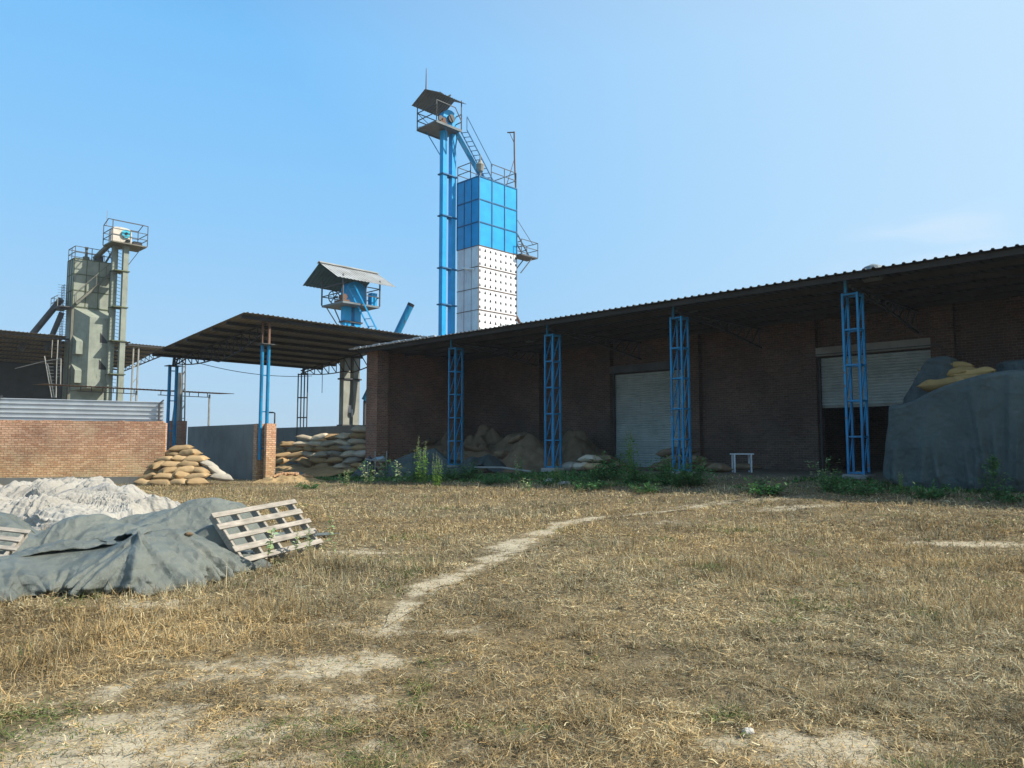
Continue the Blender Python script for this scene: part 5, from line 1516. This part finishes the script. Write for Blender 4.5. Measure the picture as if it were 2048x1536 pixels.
for px_, py_, lab in ((1100, 966, 'rubble lump at the plinth of the second blue column'), (1128, 972, 'flat rubble lump between the second column and the leafy bush'), (548, 940, 'broken brick lump at the foot of the wall end'), (560, 950, 'pale rubble lump beside the spilled grain')):
    q = on_ground(px_, py_); rock('rubble', (q.x, q.y, q.z + .05), (.22, .16, .10), 'brick_red' if 'brick' in lab else 'concrete', lab, 'rubble')
q = on_ground(376, 1100); hz = float(h_green(np.array([-4.4]), np.array([9.2]))[0])
# birds on the tall elevator's roof
def bird(loc, rz, lab):
    V_ = []; 
    m = MB(False)
    m.tube([(-.20, 0, .02), (-.10, 0, .10), (0, 0, .16), (.08, 0, .21), (.13, 0, .29), (.17, 0, .31), (.21, 0, .30)], [.02, .05, .075, .07, .05, .045, .012], 10)
    m.tube([(-.18, 0, .03), (-.34, 0, -.02)], [.03, .035], 6)
    for s in (-.03, .03): m.tube([(0, s, .1), (.02, s, 0)], .01, 5)
    o = m.build('bird', 'black_plastic', None, loc, (0, 0, rz), smooth=True); tag(o, lab, 'bird')
zr_ = 25.70
bird(W(38.5, 32.6, zr_), 2.6, 'small dark bird perched mid ridge on the tall elevator roof')
bird(W(38.5, 33.2, zr_), .4, 'small dark bird perched at the far end of the tall elevator roof')

# ================================================================== PLANTS
def leaf_cloud(spec, seed):
    """spec: list of stems (base xyz, tip xyz, leaf count, leaf length, spread); returns verts, quads, cols"""
    rg = np.random.default_rng(seed); V_, Q_, C_ = [], [], []
    def quad(a, b, c, d, col):
        k = len(V_); V_.extend([a, b, c, d]); Q_.append((k, k + 1, k + 2, k + 3)); C_.extend([col] * 4)
    for base, tip, n, ll, spread, col, wide in spec:
        base, tip = np.array(base, float), np.array(tip, float)
        d = tip - base; s = np.array([-d[1], d[0], 0]) + 1e-3; s = s / np.linalg.norm(s) * .006
        mid = base + d * .5 + rg.normal(0, .02, 3)
        stem = np.array(col) * np.array([.9, .75, .7])
        quad(base - s, base + s, mid + s * .8, mid - s * .8, stem); quad(mid - s * .8, mid + s * .8, tip + s * .3, tip - s * .3, stem)
        s2 = np.cross(s, d); s2 = s2 / (np.linalg.norm(s2) + 1e-9) * .006
        quad(base - s2, base + s2, mid + s2 * .8, mid - s2 * .8, stem)
        for i in range(n):
            t = rg.uniform(.12, 1.0) if n > 3 else (i + 1) / n
            p = base + d * t + rg.normal(0, .01, 3)
            a = rg.uniform(0, 2 * np.pi); el = rg.uniform(-.3, .9)
            dir_ = np.array([np.cos(a) * np.cos(el), np.sin(a) * np.cos(el), np.sin(el)])
            L = ll * rg.uniform(.55, 1.2); side = np.cross(dir_, [0, 0, 1.]); side = side / (np.linalg.norm(side) + 1e-6)
            side = side * np.cos(rg.uniform(-.7, .7)) + np.array([0, 0, 1.]) * rg.uniform(-.5, .5)
            p = p + dir_ * spread * rg.uniform(0, 1)
            w = L * wide
            c = np.array(col) * rg.uniform(.65, 1.35) * np.array([rg.uniform(.85, 1.2), 1, rg.uniform(.8, 1.1)])
            q0 = p; q1 = p + dir_ * L * .45 + side * w; q2 = p + dir_ * L - np.array([0, 0, L * .15]); q3 = p + dir_ * L * .45 - side * w
            quad(q0, q1, q2, q3, c)
    return np.array(V_), np.array(Q_), np.clip(np.array(C_), 0, 1)
GREEN_D, GREEN_M, GREEN_Y, GREEN_P = (.045, .15, .04), (.085, .21, .06), (.20, .36, .07), (.34, .42, .22)
def plant_spec(kind, seed):
    rg = np.random.default_rng(seed); S = []
    if kind == 'bush':
        for k in range(46):
            a = rg.uniform(0, 6.28); r = rg.uniform(0, .16); R_ = rg.uniform(.1, .62); h = rg.uniform(.25, .75) * (1.1 - R_ * .7)
            S.append(((r * np.cos(a), r * np.sin(a), 0), (R_ * np.cos(a), R_ * np.sin(a), h), 17, .085, .05, GREEN_M if rg.random() < .5 else GREEN_D, .28))
    elif kind == 'tall':
        for k in range(13):
            a = rg.uniform(0, 6.28); r = rg.uniform(0, .22); h = rg.uniform(.55, 1.15)
            S.append(((r * np.cos(a), r * np.sin(a), 0), (r * 1.5 * np.cos(a), r * 1.5 * np.sin(a), h), 26, .10, .015, GREEN_Y, .2))
            S.append(((r * 1.5 * np.cos(a), r * 1.5 * np.sin(a), h * .95), (r * 1.5 * np.cos(a), r * 1.5 * np.sin(a), h + .2), 22, .03, .008, GREEN_P, .4))
    elif kind == 'pale':
        for k in range(9):
            a = rg.uniform(0, 6.28); r = rg.uniform(0, .12); h = rg.uniform(.35, .75); R_ = rg.uniform(.1, .35)
            S.append(((r * np.cos(a), r * np.sin(a), 0), (R_ * np.cos(a), R_ * np.sin(a), h), 14, .10, .02, GREEN_M if rg.random() < .5 else GREEN_P, .34))
    elif kind == 'cone':
        S.append(((0, 0, 0), (.02, .01, .95), 30, .08, .02, GREEN_M, .25))
        for k in range(46):
            t = rg.uniform(.03, .92); a = rg.uniform(0, 6.28); L = .42 * (1 - t) + .05
            S.append(((0, 0, .9 * t), (L * np.cos(a), L * np.sin(a), .9 * t + L * .45), 12, .07, .02, GREEN_D if rg.random() < .5 else GREEN_M, .26))
    elif kind == 'low':
        for k in range(30):
            a = rg.uniform(0, 6.28); R_ = rg.uniform(.1, .55)
            S.append(((.1 * np.cos(a), .1 * np.sin(a), 0), (R_ * np.cos(a), R_ * np.sin(a), rg.uniform(.08, .26)), 12, .075, .03, GREEN_D if rg.random() < .6 else GREEN_M, .3))
    elif kind == 'milk':                           # thin stem with whorls of broad pale leaves
        h = .52; 
        S.append(((0, 0, 0), (.08, .02, h), 0, .1, 0, (.30, .24, .14), .3))
        for k in range(6):
            t = .5 + .5 * k / 5
            S.append(((.08 * t, .02 * t, h * t), (.08 * t + .01, .02 * t, h * t + .02), 4, .085, .0, GREEN_P, .36))
    return S
PM = {}
def plant(kind, px, py, sc, lab, grp=None, name='weed_plant', rz=None, base=None):
    k = (kind, rnd.randrange(3))
    if k not in PM:
        V_, Q_, C_ = leaf_cloud(plant_spec(kind, hash(kind) % 97 * 0 + len(kind) * 13 + k[1]), k[1] + len(kind))
        o = quick_mesh(name, V_, Q_, 'leaf', smooth=False); set_col(o, C_); PM[k] = o.data
        bpy.data.objects.remove(o)
    o = bpy.data.objects.new(name, PM[k]); COL.objects.link(o)
    q = on_ground(px, py) if base is None else base
    o.location = (q.x, q.y, q.z - .02); o.rotation_euler = (0, 0, rnd.uniform(0, 6.28) if rz is None else rz)
    sc *= 1.22 if base is None else 1
    o.scale = (sc * rnd.uniform(.9, 1.1), sc * rnd.uniform(.9, 1.1), sc)
    return tag(o, lab, 'weed', grp)
for kind, x, y, sc, lab in (
    ('pale', 690, 972, .8, 'small pale weed in the sun at the grey ground sheet'), ('pale', 738, 970, 1.1, 'yellowish weed in front of the black plastic heap'), ('low', 718, 958, .9, 'low weed in the shade left of the chair frame'),
    ('pale', 770, 958, 1.2, 'leafy weed growing through the broken chair frame'), ('pale', 800, 968, 1.1, 'sunlit pale weed right of the chair frame'), ('bush', 832, 962, .8, 'dark bushy weed before the dark tarpaulin'),
    ('tall', 852, 968, 1.05, 'tall bright yellow green weed with upright seed spikes'), ('tall', 874, 975, .7, 'shorter bright spiky weed right beside the tall yellow green one'),
    ('bush', 905, 962, .85, 'bushy weed at the foot of the first blue column'), ('bush', 938, 960, .9, 'bushy weed just right of the first blue column'), ('low', 985, 968, 1.1, 'low green weed by the pale pipe'),
    ('pale', 1040, 955, .9, 'dry looking pale flowered weed before the second blue column'), ('pale', 1052, 985, .6, 'small sunlit weed at the shade edge before the second column'), ('low', 1112, 972, 1.2, 'low green weed under the second column plinth'), ('tall', 1112, 968, .45, 'little upright weed against the second column plinth'),
    ('bush', 1215, 962, 1.15, 'big leafy bush between the second and third blue columns'), ('tall', 1262, 955, 1.0, 'tall thin spiky weed before the closed shutter'), ('bush', 1275, 966, .8, 'leafy weed below the tall thin spiky one'), ('low', 1180, 980, 1., 'low weed in front of the big leafy bush'),
    ('bush', 1335, 970, 1.0, 'dense dark bush left of the third column foot'), ('bush', 1385, 972, 1.05, 'dense dark bush right of the third column foot'), ('bush', 1360, 976, .7, 'round bush directly before the third column foot'),
    ('low', 1530, 990, 1.3, 'isolated low weed on the bare yard'), ('pale', 1648, 972, .9, 'upright weed at the left of the fourth column plinth'), ('bush', 1662, 984, .65, 'dark bush below the fourth column plinth'), ('low', 1705, 990, 1.2, 'low weed spreading right of the fourth column plinth'),
    ('tall', 1800, 985, .3, 'short grassy weed at the left foot of the slate tarpaulin'), ('low', 1855, 998, 1.2, 'low weed at the middle foot of the slate tarpaulin'), ('cone', 1990, 1000, .82, 'cone shaped green weed standing before the slate tarpaulin'), ('low', 2030, 1005, .9, 'low weed at the right edge of the picture'),
    ('low', 620, 978, .9, 'low weed in the sun at the left of the ground sheet'), ('low', 1290, 985, .9, 'low weed at the shade edge before the third column')):
    plant(kind, x, y, sc, lab, 'weeds along the godown shade')
for (dx, dy, s, lab) in ((.35, -.25, .95, 'slim milky leaved weed before the pallet, leftmost stem'), (.62, .0, .8, 'slim milky leaved weed before the pallet, second stem'), (.80, .1, .85, 'slim milky leaved weed before the pallet, third stem'),
                         (1.02, .55, 1.0, 'tall milky leaved weed at the pallet corner'), (1.10, .25, .45, 'short milky leaved weed right of the pallet')):
    x, y = -3.18 + dx * .75, 9.05 + dy + dx * .75
    plant('milk', 0, 0, s, lab, 'milky weeds by the pallet', 'milkweed', base=Vector((x, y, gzf(x, y))))

def undergrowth():
    rg = np.random.default_rng(5); n = 9000
    u = rg.uniform(0, 31, n); v = 18.9 + rg.normal(0, .95, n) + .5 * np.sin(u * .8)
    x, y = -SV * u + CV * v, CV * u + SV * v
    keep = (fbm(x * .7, y * .7, 4) + .12 * (u > 12) > .50) & ~((u > 8.5) & (u < 12)) & (v > 17.2)
    x, y = x[keep], y[keep]; n = len(x)
    z = gz(x, y); V_ = []; C_ = []; 
    B_ = np.stack([x, y, z], -1)
    K = 4
    B_ = np.repeat(B_, K, 0); n *= K
    a = rg.uniform(0, 6.28, n); el = rg.uniform(.1, 1.2, n); L = rg.uniform(.05, .17, n)
    D = np.stack([np.cos(a) * np.cos(el), np.sin(a) * np.cos(el), np.sin(el)], -1)
    S = np.stack([-np.sin(a), np.cos(a), np.zeros(n)], -1)
    B_ = B_ + rg.normal(0, .05, (n, 3)) * [1, 1, 0]
    w = (L * rg.uniform(.12, .3, n))[:, None]
    V_ = np.stack([B_, B_ + D * L[:, None] * .5 + S * w, B_ + D * L[:, None] - [0, 0, .02], B_ + D * L[:, None] * .5 - S * w], 1)
    c = np.array(GREEN_D) * rg.uniform(.7, 1.7, (n, 1)) * np.stack([rg.uniform(.8, 1.9, n), np.ones(n), rg.uniform(.7, 1.1, n)], -1)
    o = quick_mesh('undergrowth', V_.reshape(-1, 3), np.arange(4 * n).reshape(-1, 4), 'leaf', smooth=False)
    set_col(o, np.repeat(c, 4, 0))
    tag(o, 'low green ground cover along the shaded edge of the godown yard', 'undergrowth', kind='stuff')
undergrowth()

# ------------------------------------------------------------------ dry grass
def in_heaps(x, y):
    m = (h_green(x, y) - gz(x, y)) > .14
    m |= ((h_white(x, y) - gz(x, y)) > .16)
    u, v = U4(x, y)
    m |= (v > 20.6 + .0 * u) & (x > -7)
    m |= (v > 17.3) & (u > 30) & (u < 42) & (h_mound(x, y) - gz(x, y) > .08)
    m |= (u > -2) & (u < 6.4) & (v > 18.7)
    m |= (v > 15.6) & (u > 30.6) & (u < 38.8) & (v < 16.2)
    return m
def grass():
    rg = np.random.default_rng(3)
    X, Y = [], []
    for y0, y1, dens in ((2.6, 4.5, 6500), (4.5, 7, 4200), (7, 10, 2200), (10, 14, 1150), (14, 19, 620), (19, 26, 380), (26, 38, 160)):
        wl = lambda yy: .78 * yy + 1.2
        area = (wl(y0) + wl(y1)) * (y1 - y0); n = int(area * dens)
        yy = np.sqrt(rg.uniform(y0 ** 2, y1 ** 2, n)); xx = rg.uniform(-1, 1, n) * wl(yy)
        X.append(xx); Y.append(yy)
    x = np.concatenate(X); y = np.concatenate(Y); n = len(x)
    # gather into tufts
    tx = x + (vnoise(x * 6, y * 6, 1) - .5) * .16; ty = y + (vnoise(x * 6, y * 6, 2) - .5) * .16
    x, y = tx, ty
    b = bare(x, y) + 1.0 * (fbm(x * 1.9, y * 1.9, 12) - .5)
    pat = fbm(x * .9, y * .9, 20)
    cover = np.clip(1.0 - np.clip((b - .30) * 1.4, 0, 1) * .70, 0, 1) * np.clip(.55 + 1.6 * (pat - .3), .35, 1)
    u, v = U4(x, y)
    cover *= np.where((v > 18.4) & (x > -6), .35, 1)
    keep = (rg.random(n) < cover) & ~in_heaps(x, y)
    x, y = x[keep], y[keep]; n = len(x); b = b[keep]; pat = pat[keep]
    dist = np.hypot(x, y)
    litter = (rg.random(n) < np.where(dist < 8, .45, .3))
    tall = sstep(.48, .68, fbm(x * .55, y * .55, 31)); tuft = sstep(.60, .8, vnoise(x * 2.1, y * 2.1, 41))
    bm_ = np.clip(1 - b * 1.3, .35, 1)
    L = (.045 + .075 * rg.random(n) ** 1.3 + .08 * tall * rg.random(n) + .09 * tuft * rg.random(n)) * bm_ * np.where(rg.random(n) < .05, 1.5, 1)
    L = np.where(litter, rg.uniform(.025, .085, n), L)
    flat = litter | (rg.random(n) < (.55 - .30 * tall - .25 * tuft))
    el = np.where(flat, rg.uniform(.02, .45, n), rg.uniform(.45, 1.45, n))
    a = rg.uniform(0, 2 * np.pi, n)
    a2 = a + rg.normal(0, 1.0, n); el2 = el + rg.normal(-.45, .5, n)
    d1 = np.stack([np.cos(a) * np.cos(el), np.sin(a) * np.cos(el), np.sin(el)], -1)
    d2 = np.stack([np.cos(a2) * np.cos(el2), np.sin(a2) * np.cos(el2), np.sin(el2)], -1)
    w = (.0013 + .0013 * rg.random(n)) * np.clip(dist / 5.0, 1, 3.6) * np.where(flat, 1.15, 1)
    sa = a + np.pi / 2 + rg.normal(0, .5, n)
    S = np.stack([np.cos(sa), np.sin(sa), rg.normal(0, .35, n)], -1) * w[:, None]
    B = np.stack([x, y, gz(x, y) + np.where(flat, rg.uniform(0, .045, n), -.004)], -1)
    M = B + d1 * (L * .55)[:, None]; T = M + d2 * (L * .6)[:, None]
    T[:, 2] = np.maximum(T[:, 2], B[:, 2] + .004)
    Vt = np.stack([B - S, B + S, M + S * .8, M - S * .8, T], 1).reshape(-1, 3)
    k = np.arange(n)[:, None] * 5
    quads = k + np.array([[0, 1, 2, 3]]); tris = k + np.array([[3, 2, 4]])
    o = quick_mesh('dry_grass', Vt, quads, 'straw', smooth=False, tris=tris)
    pal_ = np.array([(.36, .28, .155), (.26, .195, .105), (.50, .425, .275), (.175, .13, .075), (.32, .285, .205), (.38, .255, .115), (.14, .12, .075), (.24, .235, .16)])
    reg = fbm(x * .8, y * .8, 55); reg2 = fbm(x * .35, y * .35, 66)
    pr = np.stack([.26 + 0 * reg, .24 - .2 * (reg - .5), .12 + .35 * (reg - .5), .16 - .2 * (reg - .5), .10 + .5 * (.5 - reg2), .10 + .6 * (reg2 - .5), .10 + 0 * reg, .07 + .4 * (.5 - reg2)], -1).clip(.01, 1)
    pr = np.cumsum(pr / pr.sum(1, keepdims=True), 1); ci = (rg.random(n)[:, None] > pr).sum(1).clip(0, 7)
    col = pal_[ci] * rg.uniform(.7, 1.4, (n, 1)) * np.array([1.12, 1.12, 1.04]) * (.62 + .76 * fbm(x * .75, y * .75, 77, 3))[:, None] * (.75 + .5 * vnoise(x * 3.1, y * 3.1, 78))[:, None]
    gp = on_ground(65, 1455); gp2 = on_ground(20, 1480)
    gd = np.maximum(np.exp(-(((x - gp.x) / .28) ** 2 + ((y - gp.y) / .28) ** 2)), np.exp(-(((x - gp2.x) / .4) ** 2 + ((y - gp2.y) / .3) ** 2)))
    gd = np.maximum(gd, .5 * (fbm(x * 1.7, y * 1.7, 90) > .70))
    isg = rg.random(n) < gd * .75
    col[isg] = np.array((.12, .16, .045)) * rg.uniform(.6, 1.4, (isg.sum(), 1))
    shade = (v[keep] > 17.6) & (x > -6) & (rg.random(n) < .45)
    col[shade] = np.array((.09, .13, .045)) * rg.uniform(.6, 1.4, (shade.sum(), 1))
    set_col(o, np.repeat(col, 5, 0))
    tag(o, 'matted dry brown grass covering the open field', 'grass', kind='stuff')
    print('blades', n)
grass()

# ================================================================== LIGHT, SKY, CAMERA
EL, AZ = R(42.5), R(96)                                 # sun height, bearing clockwise from the view axis
sd_ = Vector((math.sin(AZ) * math.cos(EL), math.cos(AZ) * math.cos(EL), math.sin(EL)))
L = bpy.data.lights.new('sun', 'SUN'); L.energy = 4.6; L.angle = R(.6); L.color = (1.0, .93, .82)
lo = bpy.data.objects.new('sun', L); COL.objects.link(lo); lo.rotation_euler = (-sd_).to_track_quat('-Z', 'Y').to_euler()
w = bpy.data.worlds.new('World'); scene.world = w; w.use_nodes = True
nt = w.node_tree; bg = nt.nodes['Background']
sk = nt.nodes.new('ShaderNodeTexSky'); sk.sky_type = 'NISHITA'; sk.sun_disc = False
sk.sun_elevation = EL; sk.sun_rotation = AZ; sk.air_density = 1.0; sk.dust_density = 1.6; sk.ozone_density = 2.5
tc0 = nt.nodes.new('ShaderNodeTexCoord'); sxyz = nt.nodes.new('ShaderNodeSeparateXYZ'); nt.links.new(tc0.outputs['Generated'], sxyz.inputs[0])
rz_ = nt.nodes.new('ShaderNodeValToRGB'); e_ = rz_.color_ramp.elements
e_[0].position = 0.0; e_[0].color = (.45, .66, .85, 1); e_[1].position = 1.0; e_[1].color = (.02, .10, .34, 1)
for p_, c_ in ((.10, (.40, .65, .90, 1)), (.28, (.28, .61, .97, 1)), (.47, (.20, .555, .99, 1)), (.7, (.08, .27, .66, 1))):
    q_ = e_.new(p_); q_.color = c_
nt.links.new(sxyz.outputs['Z'], rz_.inputs['Fac'])
sdot = nt.nodes.new('ShaderNodeVectorMath'); sdot.operation = 'DOT_PRODUCT'; sdot.inputs[1].default_value = sd_
nt.links.new(tc0.outputs['Generated'], sdot.inputs[0])
gl = nd(nt, 'ShaderNodeMapRange'); gl.inputs['From Min'].default_value = .04; gl.inputs['From Max'].default_value = .78; gl.inputs['To Max'].default_value = .80
nt.links.new(sdot.outputs['Value'], gl.inputs['Value'])
haze_ = mixc(nt, rz_.outputs['Color'], (.74, .91, 1.0), gl.outputs[0])
gain = nt.nodes.new('ShaderNodeVectorMath'); gain.operation = 'SCALE'; gain.inputs['Scale'].default_value = 5.6
nt.links.new(haze_, gain.inputs[0])
class hs: outputs = {'Color': mixc(nt, gain.outputs[0], sk.outputs[0], .10)}
tc = nt.nodes.new('ShaderNodeTexCoord')
mp = nt.nodes.new('ShaderNodeMapping'); mp.inputs['Scale'].default_value = (2.2, 2.2, 12.0); mp.inputs['Location'].default_value = (.3, .1, 0)
nt.links.new(tc.outputs['Generated'], mp.inputs['Vector'])
cn = nd(nt, 'ShaderNodeTexNoise', Scale=1.6); cn.inputs['Detail'].default_value = 8; cn.inputs['Roughness'].default_value = .55
nt.links.new(mp.outputs['Vector'], cn.inputs['Vector'])
# thin cloud bank low on the sun side
cd = Vector(ray(1840, 565)).normalized()
dp = nt.nodes.new('ShaderNodeVectorMath'); dp.operation = 'DOT_PRODUCT'; dp.inputs[1].default_value = cd
nt.links.new(tc.outputs['Generated'], dp.inputs[0])
m1 = nd(nt, 'ShaderNodeMapRange'); m1.inputs['From Min'].default_value = .9925; m1.inputs['From Max'].default_value = .9995; m1.interpolation_type = 'SMOOTHSTEP'
nt.links.new(dp.outputs['Value'], m1.inputs['Value'])
m2 = nd(nt, 'ShaderNodeMapRange'); m2.inputs['From Min'].default_value = .42; m2.inputs['From Max'].default_value = .72; m2.inputs['To Max'].default_value = .5
nt.links.new(cn.outputs['Fac'], m2.inputs['Value'])
mu = nt.nodes.new('ShaderNodeMath'); mu.operation = 'MULTIPLY'; nt.links.new(m1.outputs[0], mu.inputs[0]); nt.links.new(m2.outputs[0], mu.inputs[1])
cl = mixc(nt, hs.outputs['Color'], (5.2, 5.3, 5.6), mu.outputs[0])
nt.links.new(cl, bg.inputs['Color']); bg.inputs['Strength'].default_value = .12

bpy.context.view_layer.update()
dg = bpy.context.evaluated_depsgraph_get()
hit, loc_, *_r = scene.ray_cast(dg, Vector((0, 0, EYE)), Vector(ray(377, 1072)).normalized())
if hit: rock('cloth_scrap', (loc_.x, loc_.y, loc_.z + .02), (.045, .03, .022), 'jute_brown', 'small brown scrap of rag lying on the front grey green tarpaulin', 'rag')
m = bpy.data.materials.new('haze'); m.use_nodes = True; MATS['haze'] = m
hn = m.node_tree; hn.nodes.remove(hn.nodes['Principled BSDF'])
pv = hn.nodes.new('ShaderNodeVolumePrincipled'); pv.inputs['Color'].default_value = (.82, .90, .96, 1); pv.inputs['Density'].default_value = .0004; pv.inputs['Anisotropy'].default_value = .2
hn.links.new(pv.outputs[0], hn.nodes['Material Output'].inputs['Volume'])
hz_ = MB(False); hz_.box(-640, 640, -640, 940, -1.2, 28.5); hz_ = hz_.build('haze', 'haze'); tag(hz_, 'thin pale dust haze hanging over the whole yard', 'haze', kind='stuff')
cam = bpy.data.cameras.new('camera'); co = bpy.data.objects.new('camera', cam); COL.objects.link(co)
cam.sensor_width = 36; cam.lens = FPX / 2048 * 36; cam.clip_end = 6000; cam.clip_start = .05
co.location = (0, 0, EYE); co.rotation_euler = (math.pi / 2 + PITCH, 0, 0)
scene.camera = co
scene.view_settings.view_transform = 'Standard'; scene.view_settings.look = 'None'; scene.view_settings.exposure = 0.60; scene.view_settings.gamma = 1.0
scene.render.engine = 'CYCLES'; scene.cycles.use_denoising = True
for o in bpy.data.objects:
    if '_b' in o: del o['_b']
